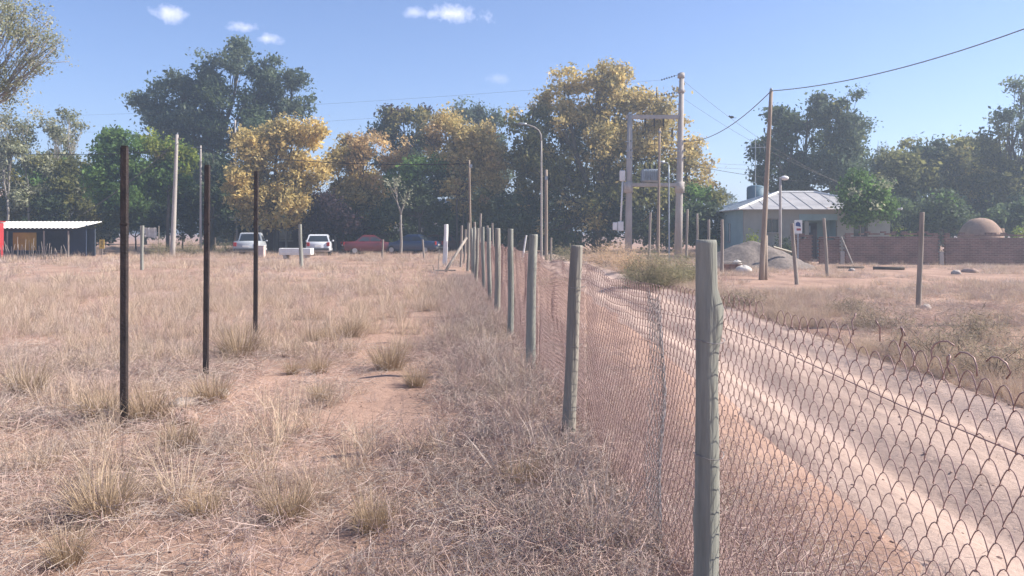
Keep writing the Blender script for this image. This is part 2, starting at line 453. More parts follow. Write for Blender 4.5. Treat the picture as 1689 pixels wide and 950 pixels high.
    def limb(a, b, ra, rb, n_=5, wob=.12):
        a, b = np.array(a, float), np.array(b, float); ln = np.linalg.norm(b - a); pts = []
        for t in np.linspace(0, 1, n_):
            q = a + (b - a) * t; q[2] += math.sin(t * math.pi) * -.06 * ln * (1 if b[2] > a[2] else 0)
            if 0 < t < 1: q = q + r.normal(0, wob * .25, 3) * min(1, ln * .3)
            pts.append(q)
        mb.tube(pts, list(np.linspace(ra, rb, n_)), 6); return pts
    for st in range(stems):
        off = np.array([0, 0, 0]) if stems == 1 else np.array([r.normal(0, .5), r.normal(0, .5), 0])
        limb(off + np.array([0, 0, -.3]), fork + off * .7, trunk * 1.15 / math.sqrt(stems), trunk * .75 / math.sqrt(stems), 6, .15)
    for li, (c, rad, pl) in enumerate(L):
        tip = c + np.array([0, 0, rad[2] * .75])
        path = limb(fork, c, trunk * .62, trunk * .3, 6, .5)
        limb(path[-1], tip, trunk * .3, trunk * .07, 5, .4)
        idx = np.where(LI == li)[0]
        if len(idx):
            for j in r.choice(idx, min(len(idx), 16), replace=False):
                s0 = path[r.integers(2, 6)]
                limb(s0, C[j], trunk * .16, .012, 4, .35)
    mb.build('trunk', bark or BARK, root, True)
    return root

T = []
G1, G2, G3 = 'trees along the left of the field', 'trees behind the parked cars', 'trees behind the metal roofed house'
# near tree whose branches reach into the top left corner
tree('willow_tree', 'pale grey green tree reaching in from the top left corner', 27, -95,
     [(-60, 120, 120, 110), (20, 60, 50, 60), (60, 55, 36, 26), (85, 75, 28, 22), (70, 108, 32, 22), (15, 140, 45, 30), (-10, 10, 60, 60), (-150, 200, 90, 90), (40, 20, 30, 34)],
     'pale', 640, 24, .058, .22, .055, BARKP, G1, seed=3, bare=.22, shell=.75)
# slender pale poplars on the left
for i, (px, top, w, lab) in enumerate([(12, 186, 30, 'thin pale poplar at the left picture edge'), (48, 176, 24, 'second thin pale poplar from the left edge with loose leaves'),
                                       (88, 196, 20, 'short thin poplar between two taller ones behind the white roofed shed'), (116, 172, 18, 'tall thin poplar with a leafy top left of the green tree'),
                                       (143, 232, 20, 'low loose poplar right beside the green tree')]):
    tree('poplar_tree', lab, 58 + i * 1.3, px, [(px, top + 34, w * .8, 34), (px - 4, top + 90, w * 1.15, 45), (px + 5, top + 140, w * 1.3, 40), (px - w * .4, top + 60, w * .5, 30)],
         'pale', 150, 22, .15, .34, .10, BARKP, G1, seed=10 + i, bare=.26, shell=.7, mixp=('olive', .4))
tree('bushy_tree', 'broad grey green bushy growth over the white roofed shed', 61, 70,
     [(20, 330, 60, 40, 'olive'), (85, 330, 55, 42, 'dark'), (140, 325, 45, 45, 'olive'), (60, 290, 50, 30, 'green'), (120, 285, 36, 30, 'olive')], 'olive', 520, 26, .18, .4, .14, BARK, G1, seed=21, bare=.05, mixp=('pale', .3))
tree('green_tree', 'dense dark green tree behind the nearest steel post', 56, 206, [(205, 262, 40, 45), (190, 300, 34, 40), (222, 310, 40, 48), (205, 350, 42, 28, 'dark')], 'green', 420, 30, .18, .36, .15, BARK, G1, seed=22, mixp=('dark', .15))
tree('lime_tree', 'light green tree just left of the leaning concrete pole', 57, 276, [(270, 250, 36, 28, 'lime'), (285, 290, 28, 32), (262, 300, 30, 34), (255, 235, 22, 18, 'lime'), (300, 260, 18, 22, 'lime')], 'green', 330, 28, .17, .34, .13, BARK, G1, seed=23, mixp=('yellow', .1), bare=.08)
tree('eucalyptus_tree', 'tall blue green tree with three open billowing tops above the yellow tree', 74, 350,
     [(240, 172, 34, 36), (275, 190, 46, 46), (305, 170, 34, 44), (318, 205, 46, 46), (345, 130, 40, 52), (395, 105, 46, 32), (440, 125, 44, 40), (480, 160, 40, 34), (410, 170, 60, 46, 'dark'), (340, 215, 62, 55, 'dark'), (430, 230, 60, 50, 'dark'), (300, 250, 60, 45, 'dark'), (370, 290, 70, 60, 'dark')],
     'blue', 1450, 26, .23, .5, .32, BARK, G2, seed=24, bare=.14, shell=.5)
tree('dark_hedge_tree', 'near black green tree standing behind the middle steel post', 62, 352, [(345, 320, 52, 60), (310, 340, 30, 50), (385, 340, 40, 50), (352, 275, 26, 30, 'blue')], 'dark', 420, 28, .2, .42, .2, BARK, G2, seed=25)
tree('yellow_tree', 'round golden yellow tree behind the farthest steel post', 58, 455,
     [(430, 240, 40, 42, 'yellow'), (485, 228, 46, 38, 'yellow'), (460, 212, 40, 28, 'gold'), (500, 285, 42, 42, 'yellow'), (435, 300, 54, 50, 'yellow'), (470, 335, 60, 40, 'gold'), (405, 320, 28, 44, 'gold')], 'yellow', 620, 30, .19, .38, .2, BARK, G2, seed=26, bare=.04, mixp=('yellow', .35))
tree('orange_tree', 'orange yellow tree between the round golden tree and the low green tree', 61, 592,
     [(570, 252, 34, 32, 'gold'), (605, 260, 34, 36, 'orange'), (590, 300, 48, 40, 'gold'), (620, 330, 38, 42, 'gold'), (565, 340, 40, 40, 'olive'), (548, 270, 26, 26, 'gold')], 'gold', 470, 28, .19, .38, .18, BARK, G2, seed=27, bare=.08, mixp=('orange', .3))
tree('purple_leaved_tree', 'small dark purple leaved tree behind the white hatchback', 57.5, 540, [(540, 340, 40, 40), (515, 365, 38, 30), (572, 370, 34, 30)], 'purple', 230, 28, .17, .34, .12, BARK, G2, seed=28)
tree('low_green_tree', 'bright green topped low tree with a dark shaded underside', 59, 690, [(690, 275, 40, 24, 'green'), (665, 295, 30, 26, 'green'), (715, 300, 30, 28, 'dark'), (690, 340, 48, 44, 'dark'), (655, 350, 30, 36, 'dark')], 'green', 400, 28, .18, .36, .15, BARK, G2, seed=29)  # underside lobes use darker leaves, shade put into the colour
tree('brown_tree', 'dark brownish tree rising behind the orange trees', 72, 672, [(665, 195, 36, 24), (690, 215, 44, 40), (645, 225, 28, 28, 'dark'), (660, 270, 40, 50, 'dark')], 'mixed', 340, 26, .22, .46, .2, BARK, G2, seed=30, bare=.15, mixp=('purple', .3))
for i, (px, top, lab) in enumerate([(762, 158, 'leftmost of three dark columnar poplar tips above the orange tree'), (790, 156, 'middle of three dark columnar poplar tips above the orange tree'), (815, 168, 'rightmost of three dark columnar poplar tips above the orange tree')]):
    tree('columnar_poplar_tree', lab, 80 + i, px, [(px, top + 24, 13, 26), (px + 1, top + 70, 18, 50), (px - 2, top + 140, 20, 70), (px, top + 200, 20, 50)], 'blue', 190, 24, .24, .4, .16, BARK, G2, seed=31 + i)
tree('autumn_tree', 'orange and olive autumn tree with several bare dark stems', 60, 755,
     [(700, 225, 36, 32, 'orange'), (745, 200, 38, 34, 'gold'), (790, 225, 40, 42, 'gold'), (735, 260, 46, 42, 'gold'), (795, 280, 44, 46, 'gold'), (760, 300, 48, 42, 'gold'), (815, 245, 28, 44, 'gold'), (790, 340, 36, 26, 'olive'), (675, 250, 26, 26, 'orange')],
     'gold', 640, 26, .18, .38, .17, BARK, G2, seed=35, bare=.22, shell=.55, stems=4, mixp=('orange', .25))
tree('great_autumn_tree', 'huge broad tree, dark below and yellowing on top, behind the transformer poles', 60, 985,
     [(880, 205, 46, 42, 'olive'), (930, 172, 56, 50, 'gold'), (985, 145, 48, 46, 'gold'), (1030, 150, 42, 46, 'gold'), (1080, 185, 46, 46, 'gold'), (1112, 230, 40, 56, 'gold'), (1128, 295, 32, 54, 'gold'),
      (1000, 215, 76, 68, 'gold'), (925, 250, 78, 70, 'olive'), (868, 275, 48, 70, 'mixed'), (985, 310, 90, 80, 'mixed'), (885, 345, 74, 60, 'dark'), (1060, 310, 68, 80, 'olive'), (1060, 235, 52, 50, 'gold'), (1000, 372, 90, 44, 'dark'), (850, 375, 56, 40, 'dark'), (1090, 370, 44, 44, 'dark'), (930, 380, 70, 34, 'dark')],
     'dark', 1900, 28, .19, .42, .4, BARK, G2, seed=36, bare=.04, mixp=('gold', .34))  # gold top and right over dark base: autumn leaves plus backlight put into colour
tree('sparse_tree', 'thin half bare tree at the right foot of the huge autumn tree', 52, 1160, [(1170, 290, 20, 22), (1150, 320, 26, 26, 'green'), (1178, 330, 22, 32, 'olive'), (1140, 355, 30, 26, 'green'), (1120, 380, 40, 30, 'olive')], 'olive', 200, 24, .15, .34, .09, BARKP, G2, seed=37, bare=.3, shell=.7)
tree('small_bare_tree', 'small pale tree with bare forked branches before the low green tree', 54, 662, [(650, 300, 16, 12), (668, 330, 14, 14)], 'pale', 16, 10, .12, .3, .10, BARKP, G2, seed=38, shell=.9)
# right hand group
tree('dark_spreading_tree', 'dark spreading tree with open left edge behind the metal roof', 62, 1315,
     [(1295, 215, 36, 34), (1330, 205, 34, 30), (1265, 250, 36, 26), (1250, 290, 32, 22), (1320, 260, 56, 50), (1380, 270, 50, 56), (1300, 300, 56, 34), (1420, 300, 40, 46)], 'dark', 700, 28, .2, .42, .26, BARK, G3, seed=40, bare=.2, shell=.5)
tree('tall_poplar_tree', 'tall leafy poplar rising above the dark tree behind the house', 60, 1378, [(1365, 180, 24, 32), (1395, 185, 22, 32), (1380, 225, 36, 38), (1420, 215, 14, 22), (1418, 245, 20, 24), (1380, 280, 40, 40)], 'blue', 380, 26, .18, .38, .2, BARK, G3, seed=41, bare=.14, mixp=('olive', .3))
tree('garden_tree', 'light green garden tree in front of the right end of the house', 42.5, 1428, [(1425, 300, 26, 26), (1412, 325, 28, 26), (1440, 325, 26, 30), (1425, 350, 36, 22), (1460, 345, 10, 18)], 'green', 330, 26, .13, .26, .09, BARK, G3, seed=42, bare=.08, mixp=('pale', .25))
tree('hedge_tree', 'rounded dark tree between the garden tree and the olive trees', 56, 1500, [(1490, 330, 34, 40), (1520, 350, 34, 40), (1490, 290, 40, 34, 'olive'), (1470, 370, 30, 26)], 'dark', 380, 26, .19, .4, .16, BARK, G3, seed=43)
tree('olive_tree', 'rounded olive green tree above the pale leaning post', 62, 1545, [(1520, 262, 42, 28), (1560, 275, 40, 30), (1500, 300, 46, 40), (1555, 330, 50, 46, 'dark'), (1525, 242, 30, 20, 'dark'), (1575, 255, 34, 24), (1460, 285, 34, 36), (1535, 375, 50, 30, 'dark')], 'olive', 760, 26, .2, .42, .18, BARK, G3, seed=44, mixp=('yellow', .12))
tree('yellowing_tree', 'yellowing olive tree above the clay dome oven', 60, 1610, [(1600, 275, 40, 30), (1630, 300, 42, 38), (1590, 320, 44, 40, 'mixed'), (1640, 345, 50, 40, 'dark'), (1600, 365, 50, 36, 'dark'), (1560, 290, 40, 36, 'mixed'), (1650, 260, 36, 34)], 'olive', 720, 26, .2, .42, .18, BARK, G3, seed=45, mixp=('yellow', .22))
tree('tall_open_tree', 'tall open dark tree at the right picture edge', 56, 1672, [(1685, 160, 16, 26, 'blue'), (1670, 195, 20, 26, 'blue'), (1690, 215, 30, 32, 'blue'), (1650, 225, 30, 20, 'olive'), (1690, 270, 46, 42, 'olive'), (1660, 300, 36, 40, 'olive'), (1700, 340, 50, 50, 'dark'), (1640, 260, 20, 20, 'olive')], 'blue', 480, 26, .18, .38, .2, BARK, G3, seed=46, bare=.16)
tree('dark_edge_tree', 'dark tree mass beyond the right picture edge', 60, 1760, [(1760, 250, 60, 70), (1730, 330, 50, 60), (1800, 340, 70, 60)], 'dark', 320, 26, .22, .45, .2, BARK, G3, seed=47)
for i, (px, top, D, lab) in enumerate([(1193, 308, 150, 'leftmost tiny far poplar left of the metal roof'), (1206, 312, 155, 'right of two tiny far poplars left of the metal roof'), (1448, 228, 110, 'far poplar tip right of the tall leafy poplar'), (1464, 226, 112, 'far poplar tip left of the rounded olive tree'),
                                       (595, 205, 100, 'far poplar tips above the orange yellow tree'), (183, 235, 105, 'far poplar tip between the thin poplars and the green tree')]):
    hh = 44 if D > 120 else 60
    tree('far_poplar_tree', lab, D, px, [(px, top + hh * .4, 5 if D > 120 else 9, hh * .45), (px, top + hh, 7 if D > 120 else 13, hh * .6), (px + 1, top + hh * 1.8, 8 if D > 120 else 15, hh * .6)], 'blue', 80, 22, .4 if D > 120 else .28, .5, .2, BARK, 'far poplars on the skyline', seed=60 + i)
# dark belt of far trees that closes the view between the trunks
for i, (px, w, top) in enumerate([(-60, 110, 270), (90, 100, 300), (240, 100, 300), (420, 110, 320), (560, 100, 310), (700, 100, 320), (840, 90, 320), (1180, 40, 372), (1590, 130, 300), (1760, 110, 290)]):
    nm = ['far left picture edge', 'white shed roof', 'leaning concrete pole', 'long brown carport', 'white hatchback', 'small bare tree', 'braced fence corner', 'brick pile and gravel', 'clay dome oven', 'right picture edge'][i]
    tree('background_tree', 'dark background thicket far behind the ' + nm, 92 + i % 3 * 3, px, [(px - w * .4, top + 50, w * .55, 46 if top < 350 else 14), (px + w * .4, top + 46, w * .55, 46 if top < 350 else 14), (px, top + 70, w * .7, 40 if top < 350 else 10)], 'dark', 190, 24, .36, .6, .2, BARK, 'dark thickets behind everything', seed=80 + i, cat='thicket')

# dark undergrowth added to stand for the shade below the trees
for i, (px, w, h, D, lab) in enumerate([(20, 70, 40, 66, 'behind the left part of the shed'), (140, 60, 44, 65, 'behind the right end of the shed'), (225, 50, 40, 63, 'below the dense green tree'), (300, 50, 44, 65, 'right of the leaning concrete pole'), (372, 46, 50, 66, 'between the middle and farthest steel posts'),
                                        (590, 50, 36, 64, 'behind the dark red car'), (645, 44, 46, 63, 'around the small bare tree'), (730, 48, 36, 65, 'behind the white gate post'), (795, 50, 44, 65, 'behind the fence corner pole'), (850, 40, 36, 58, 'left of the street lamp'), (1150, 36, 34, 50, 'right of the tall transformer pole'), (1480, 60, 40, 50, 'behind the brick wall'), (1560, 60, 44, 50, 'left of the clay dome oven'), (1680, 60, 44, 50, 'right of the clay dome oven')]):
    tree('shade_bush', 'dark bush filling in shade ' + lab, D, px, [(px - w * .4, 402 - h, w * .6, h * .9), (px + w * .4, 400 - h * .8, w * .6, h * .9), (px, 398 - h * 1.1, w * .5, h * .8)], 'dark', 150, 24, .19, .36, .07, BARK, 'dark bushes standing for the shade under the trees', seed=120 + i, cat='bush', mixp=('green', .12), shell=.6)

# ------------------------------------------------------------------ shrubs
def shrub(name, label, x, y, rx, h, pal, n=60, per=26, leaf=.06, sig=.1, seed=1, group=None, twigs=26, cat='shrub', thin=.3, tw=.006):
    r = np.random.default_rng(seed * 7 + 3)
    root = thing(name, label, cat, (x, y, gz(x, y)), 0, group)
    d = r.normal(0, 1, (n, 3)); d /= np.linalg.norm(d, axis=1, keepdims=True); d[:, 2] = np.abs(d[:, 2])
    p = d * np.array([rx, rx * .8, h * .9]) * r.uniform(.35, 1, (n, 1)); p[:, 2] += h * .08
    P = np.array(PAL[pal]) if isinstance(pal, str) else np.array(pal)
    finish('foliage', crown_mesh('foliage', p, P[r.integers(0, len(P), n)], per, np.full(n, sig), leaf, seed, 0, thin), LEAF, root)
    mb = MB()
    for j in r.choice(n, min(twigs, n), replace=False):
        a = np.array([r.normal(0, rx * .12), r.normal(0, rx * .12), -.05]); b = p[j]; m = (a + b) / 2 + r.normal(0, .05, 3)
        mb.tube([a, m, b], [tw * 1.6, tw, tw * .4], 4, False)
    mb.build('stems', BARK, root)
    return root
OLV = [(.20, .19, .11), (.26, .235, .14), (.16, .15, .09), (.29, .235, .155)]
shrub('olive_shrub', 'grey olive desert shrub beside the track left of the nearest fence post', gx(1080, 23), 23, 1.1, 1.2, OLV, 260, 60, .085, .13, 2, None, 50, thin=.12)
shrub('olive_shrub', 'lower grey olive shrub touching the big one by the track', gx(1130, 24), 24, .9, .95, OLV, 150, 60, .085, .13, 3, None, 36, thin=.12)
TANG = [(.44, .32, .2), (.36, .26, .17), (.5, .37, .24)]
shrub('dry_shrub', 'tall tan dry brush in front of the left transformer pole', gx(1005, 36), 36, 1.5, 1.2, TANG, 170, 40, .11, .18, 4, None, 30, thin=.1)
shrub('dry_shrub', 'tan dry brush between the left transformer pole and the olive shrub', gx(1045, 31), 31, 1.1, .9, TANG, 120, 40, .11, .16, 5, None, 30, thin=.1)
DRYS = [(.2, .17, .12), (.26, .21, .15), (.15, .13, .1)]
for i, (px, py, r_, h, lab) in enumerate([(1555, 592, .85, .52, 'dark dry shrub right of the track behind the torn mesh top'), (1650, 620, .7, .45, 'dark dry shrub right of the track at the picture edge'), (1455, 545, .6, .3, 'low dry shrub right of the track left of the torn mesh'),
                                          (1620, 560, .5, .35, 'small dry shrub behind the two dark shrubs by the track'), (1400, 520, .4, .25, 'small grey dry shrub before the pale leaning post'), (1225, 505, .7, .25, 'low dry shrub just right of the nearest fence post')]):
    D = EYE * FPX / (py - HY)
    shrub('dry_shrub', lab, gx(px, D), D, r_, h, DRYS, 60, 46, .07, .12, 20 + i, 'dry shrubs right of the track', 40, thin=.09, tw=.004)
for i, (px, D, r_, h, lab, pal) in enumerate([(262, 52, 1.0, 1.0, 'tan bush at the left foot of the leaning concrete pole', OLV), (312, 52, 1.2, 1.2, 'yellowish bush at the right foot of the leaning concrete pole', OLV), (372, 53, 1.1, 1.0, 'tan bush between the middle and farthest steel posts', OLV),
                                          (930, 44, 1.0, 1.0, 'grey green bush at the foot of the street lamp', OLV), (1243, 43.2, .75, .95, 'round clipped bush at the left wall of the house', 'dark'), (1293, 42, 1.0, 1.45, 'dark round bush before the house window', 'dark'),
                                          (1484, 43, 1.1, 1.75, 'bright green spiky bush behind the brick wall', 'lime'), (1690, 43, 1.0, 1.95, 'bright green spiky bush behind the wall at the right edge', 'lime'), (1240, 42.6, .22, 1.7, 'small yellowish shoot by the corner of the house', 'lime')]):
    shrub('bush', lab, gx(px, D), D, r_, h, pal, 80, 30, .12, .16, 40 + i, None, 20, cat='bush', thin=.35 if pal != OLV else .15)

# ------------------------------------------------------------------ chain link fence
FA, FB = .965, -.0854                                    # fence line  X = FA + FB * Y
fdir = Vector((FB, 1, 0)).normalized(); fnor = Vector((fdir.y, -fdir.x, 0))
def fpt(y, off=0.0): return Vector((FA + FB * y, y, 0)) + fnor * off
fence = thing('chain_link_fence', 'rusty chain link fence on round grey wooden posts beside the sandy track', 'fence', (FA, 0, 0))
FO = np.array([FA, 0, 0])
POSTS = [(-.1, 1.58, .046, 0, 0), (2.9, 1.57, .040, .012, .004), (5.72, 1.50, .047, .085, .01), (8.6, 1.57, .046, .03, .0), (11.5, 1.64, .047, .01, .02), (14.4, 1.66, .046, .0, -.02), (17.3, 1.68, .046, -.03, .02), (20.1, 1.72, .045, -.04, 0),
         (22.9, 1.7, .045, .06, .02), (25.8, 1.75, .05, .0, .0), (28.6, 1.72, .045, -.06, .0), (31.4, 1.95, .06, .05, 0)]
def log_post(name, x, y, h, r, lx, ly, m, parent, off=(0, 0, 0), knots=(), seed=0, n=14):
    rr = np.random.default_rng(seed + 500)
    rings = []; z0 = gz(x, y) - .25; zs = np.concatenate([np.linspace(z0, h - .02, 24), [h - .012, h]])
    ph = rr.uniform(0, 6)
    for k, z in enumerate(zs):
        t = (z - z0) / (h - z0); R = r * (1.14 - .16 * t)
        if k == len(zs) - 1: R *= .94
        cx = x + lx * (z - h) / h * -1 * -1 + .006 * math.sin(z * 3 + ph); cy = y + ly * (z - h) / h + .006 * math.cos(z * 2.3 + ph)
        ring = []
        for i in range(n):
            a = 2 * math.pi * i / n
            q = R * (1 + .05 * math.sin(3 * a + z * 2 + ph) + .03 * math.sin(5 * a - z * 7))
            for (kz, ka, kr, ks) in knots:
                da = (a - ka + math.pi) % (2 * math.pi) - math.pi
                q += kr * math.exp(-((z - kz) / (ks if z < kz else ks * .45)) ** 2 - (da / .8) ** 2)
            ring.append((cx + q * math.cos(a) - off[0], cy + q * math.sin(a) - off[1], z - off[2]))
        rings.append(ring)
    mb = MB().loft(rings)
    o = mb.build(name, m, parent, False)
    o.data.polygons.foreach_set('use_smooth', [len(p.vertices) == 4 for p in o.data.polygons])
    o.data.materials.append(CUTW)
    o.data.polygons[len(o.data.polygons) - 1].material_index = 1
    return o
for i, (y, h, r, lx, ly) in enumerate(POSTS):
    p = fpt(y)
    kn = [(1.30, -.1, .030, .09), (.3, -.1, .006, .8), (.55, 2.9, .008, .05)] if i == 1 else ([(.2, 0, .008, .05)] if i == 2 else [])
    o = log_post('post', p.x, p.y, h, r * (1, 1, .95, 1.06, .9, 1.1, .95)[i % 7], lx, ly, (POSTW, POSTW, POSTB)[i % 3], fence, FO, kn, i)
    if i == 1: o['label'] = 'nearest thick grey post with a knot on its right side'

def mesh_panel(y0, y1, H=1.33, row=.0405, lam=.054, tpp=12, wr=.0013, ns=4, seed=0, mat_=WIRE, tear=0.0, name='wire_mesh', off=.062):
    """interlocked flattened spirals lying in rows, one above the other, swept as thin tubes"""
    r = np.random.default_rng(seed)
    ln = (y1 - y0) / fdir.y
    nr = int(H / row); s = np.arange(int(ln / lam * tpp)) / tpp * lam
    k2, s2 = np.meshgrid(np.arange(nr), s, indexing='ij')
    z = (k2 + .5) * row
    ph = (s2 / lam + (k2 % 2) * .5) * 2 * math.pi
    dzz = np.arcsin(np.cos(ph) * .955) / (math.pi / 2) * 1.1 * row * .57
    dn = -np.tanh(np.sin(ph) * 2.0) * .0056
    f = z / H
    sag = .045 * np.sin(np.clip(s2 / ln, 0, 1) * math.pi) + (fbm(s2 * 1.5 + seed, s2 * 0 + 1, seed) - .5) * .07
    z3 = z * (1 - sag / H) + .03 * (fbm(s2 * 2.5, z * 3, seed + 2, 2) - .5) + dzz * (1 + .12 * (fbm(s2 * 9, z * 9, seed + 4, 2) - .5))
    bul = .04 * np.sin(s2 / ln * math.pi) * np.sin(f * math.pi) * (fbm(s2 * .8, z * 1.1, seed + 5) * 3 - 1) + (fbm(s2 * 2.3, z * 2.3, seed + 8, 2) - .5) * .03
    s3 = s2 + (fbm(s2 * 1.7, z * 2.1, seed + 11, 2) - .5) * .05 + r.normal(0, .002, (nr, 1))
    n3 = dn + bul + off
    X = FA + FB * y0 + s3 * fdir.x + n3 * fnor.x; Y = y0 + s3 * fdir.y + n3 * fnor.y
    Z = z3 + .03 + ground_z(X, Y) * (1 - f)
    P = np.stack([X, Y, Z], -1)
    tg = np.gradient(P, axis=1); tg /= np.linalg.norm(tg, axis=2, keepdims=True) + 1e-9
    nn = np.array([fnor.x, fnor.y, 0.0]); bb = np.cross(tg, nn + np.array([0, 0, .2])); bb /= np.linalg.norm(bb, axis=2, keepdims=True) + 1e-9
    na = np.cross(bb, tg)
    V = np.stack([P + (math.cos(2 * math.pi * k / ns) * bb + math.sin(2 * math.pi * k / ns) * na) * wr for k in range(ns)], 2)
    idx = np.arange(V.size // 3).reshape(V.shape[:3])
    q = np.stack([idx[:, :-1], np.roll(idx, -1, 2)[:, :-1], np.roll(idx, -1, 2)[:, 1:], idx[:, 1:]], -1)
    if tear:
        cut = H + .02 - tear * np.clip(fbm(s * 3.2, s * 0 + 3, seed + 20) * 2.4 - .95, 0, 1)
        q = q[(z < cut[None, :])[:, :-1]]
    o = finish(name, mesh_np(name, V.reshape(-1, 3) - FO, q.reshape(-1, 4)), mat_, fence, True)
    o['kind'] = 'stuff'
    return o
mesh_panel(-.6, 2.9, 1.37, tpp=14, seed=1, tear=.13, wr=.0014)
mesh_panel(2.9, 5.72, 1.35, tpp=12, seed=2, wr=.0017)
# overlapped panel ends gathered into a pale bundle
mesh_panel(3.70, 3.98, 1.31, lam=.03, tpp=8, seed=3, mat_=WIREG, name='gathered_mesh_end', off=.05)
for k in range(2, len(POSTS) - 1):
    far = k >= 4
    mesh_panel(POSTS[k][0], POSTS[k + 1][0], 1.36 - .02 * (k % 2), row=.0405 if not far else .052, lam=.054 if not far else .07, tpp=8 if not far else 6, wr=.0018 if not far else .0022, ns=3, seed=4 + k)
def strand(pts, r, m, name='tension_wire', n=5):
    return MB().tube([Vector(p) - Vector(FO) for p in pts], r, n).build(name, m, fence, True)
for (h, dh) in ((1.24, .03), (.55, .04)):
    for k in range(len(POSTS) - 1):
        y0, y1 = POSTS[k][0], POSTS[k + 1][0]
        pts = []
        for t in np.linspace(0, 1, 9):
            p = fpt(y0 + (y1 - y0) * t, .068); p.z = h - dh * math.sin(t * math.pi) + .01 * math.sin(t * 9 + k); pts.append(p)
        strand(pts, .0015, WIRE)
for k, (y, h, r, lx, ly) in enumerate(POSTS[:7]):
    for zt_ in (.32, .78, 1.2):
        c = fpt(y, .012); c.x += lx * (zt_ - h) / h; rr_ = r * 1.2 + .008
        strand([c + Vector((math.cos(a) * rr_, math.sin(a) * rr_, zt_ + .006 * math.sin(a * 2 + k))) for a in np.linspace(-.3, 6.4, 15)], .0015, WIREG, 'wire_tie', 4)
# loose bent wire ends above the torn edge
rl = random.Random(5)
for (y, z) in ((1.98, 1.34), (1.86, 1.34), (1.72, 1.32), (1.60, 1.31), (1.52, 1.32), (1.44, 1.33), (1.66, 1.33), (1.78, 1.34)):
    p = fpt(y, .065); p.z = z
    q = [p.copy()]
    d = Vector((fdir.x * rl.uniform(-.5, .5), fdir.y * rl.uniform(-.6, .6), rl.uniform(.6, 1)))
    for k in range(5):
        q.append(q[-1] + d.normalized() * .018); d += Vector((rl.uniform(-.2, .2), rl.uniform(-.9, .9), -.25 * k))
    strand(q, .0017, WIRE, 'loose_wire')
# brace and bits at the corner of the fence
cp = fpt(31.2)
b0 = Vector((gx(735, 29.6), 29.6, .12)); b1 = Vector((cp.x - .1, cp.y, 1.35))
MB().tube([b0 - Vector(FO), (b0 + b1) / 2 - Vector(FO), b1 - Vector(FO)], [.055, .055, .05], 8).build('brace', POSTG, fence, True)
MB().tube([(gx(722, 29) - FA, 29, gz(0, 29)), (gx(725, 29) - FA, 29, .95)], [.02, .015], 6).build('stake', POSTG, fence)
MB().tube([(gx(718, 28.6) - FA, 28.6, .0), (gx(714, 28.6) - FA, 28.6, .38)], [.025, .02], 6).build('stake', POSTG, fence)
MB().tube([(gx(718, 29.2) - FA, 29.2, .16), (gx(752, 29.2) - FA, 29.2, .17)], [.03, .03], 6).build('rail', POSTG, fence)

# ------------------------------------------------------------------ three dark steel posts
for (px, py, top, D, wd, lab, lean) in ((204.5, 700, 242, 6.5, .056, 'nearest and tallest looking dark steel post at the left', .004), (339, 620, 273, 8.75, .058, 'middle dark steel post of the three in the grass', .02), (421, 548, 283, 11.3, .060, 'farthest and shortest looking dark steel post of the three', .015)):
    x = gx(px, D); z0 = gz(x, D); zt = gzv(top, D)
    r = thing('steel_post', lab, 'post', (x, D, z0), math.radians(12), 'dark steel posts in the dry field')
    h = zt - z0
    rings = []
    for (z, i) in ((-.3, 0), (h - .006, 0), (h, .006)):
        w = wd / 2 - i; b = .009; ox = lean * max(z, 0) / h
        rings.append([(-w + b + ox, -w, z), (w - b + ox, -w, z), (w + ox, -w + b, z), (w + ox, w - b, z), (w - b + ox, w, z), (-w + b + ox, w, z), (-w + ox, w - b, z), (-w + ox, -w + b, z)])
    MB().loft(rings).build('shaft', BLACKM, r)
    MB().box((lean, 0, h + .004), (wd * .86, wd * .86, .008), 0, .003).build('cap', BLACKM, r)
    # weld scar where two lengths of tube meet
    MB().loft([[(s * (wd / 2 + .002) * cx_ + lean * .75, s * (wd / 2 + .002) * cy_, h * .72 + dz) for (cx_, cy_) in ((-1, -1), (1, -1), (1, 1), (-1, 1))] for s, dz in ((1, 0), (1.03, .008), (1, .016))]).build('weld_seam', BLACKM, r)

# ------------------------------------------------------------------ single stakes and poles
def stake(label, px, base, top, D, r=.045, leanpx=0, m=POSTG, name='wooden_stake', group='wooden stakes around the field', cat='post'):
    x = gx(px, D); z0 = gz(x, D); o = thing(name, label, cat, (x, D, z0), 0, group)
    log_post('shaft', 0, 0, gzv(top, D) - z0, r, leanpx / FPX * D, 0, m, o, (0, 0, 0), [], int(px), 10)
    return o
stake('greenish wooden stake standing alone before the cars', 495, 440, 370, 34, .075, -2, POSTW)
stake('thin wooden stake between the white roofed shed and the leaning pole', 235, 445, 372, 33, .06, 1, POSTW)
stake('pale weathered stake with a bent side stub before the brick wall', 1521, 508, 350, 16.4, .048, 6, POSTG)
stake('wooden stake at the left end of the brick wall', 1306, 470, 368, 23.6, .055, -8, POSTG)
stake('wooden stake before the gap in the brick wall', 1359, 455, 360, 28.5, .055, -6, POSTG)
stake('wooden stake standing by the pile of bricks', 1191, 450, 362, 30.5, .06, 0, POSTG)
stake('short wooden stake behind the nearest post beside the house', 1169, 440, 362, 36, .06, 0, POSTG)
stake('wooden stake left of the slim pole under the transformer', 1073, 420, 350, 40, .06, 3, POSTG)
stake('thin wooden stake just right of the tall transformer pole', 1134, 430, 345, 42, .06, 2, POSTG)
stake('second thin wooden stake right of the tall transformer pole', 1150, 430, 352, 41, .055, 0, POSTG)
stake('short stake at the foot of the street lamp', 909, 420, 392, 46, .06, 0, POSTG)
stake('pale slanting stake in front of the street lamp', 868, 420, 388, 44, .05, 6, WHITE)
stake('white painted gate post left of the fence corner', 736, 425, 370, 38, .10, 2, WHITE)
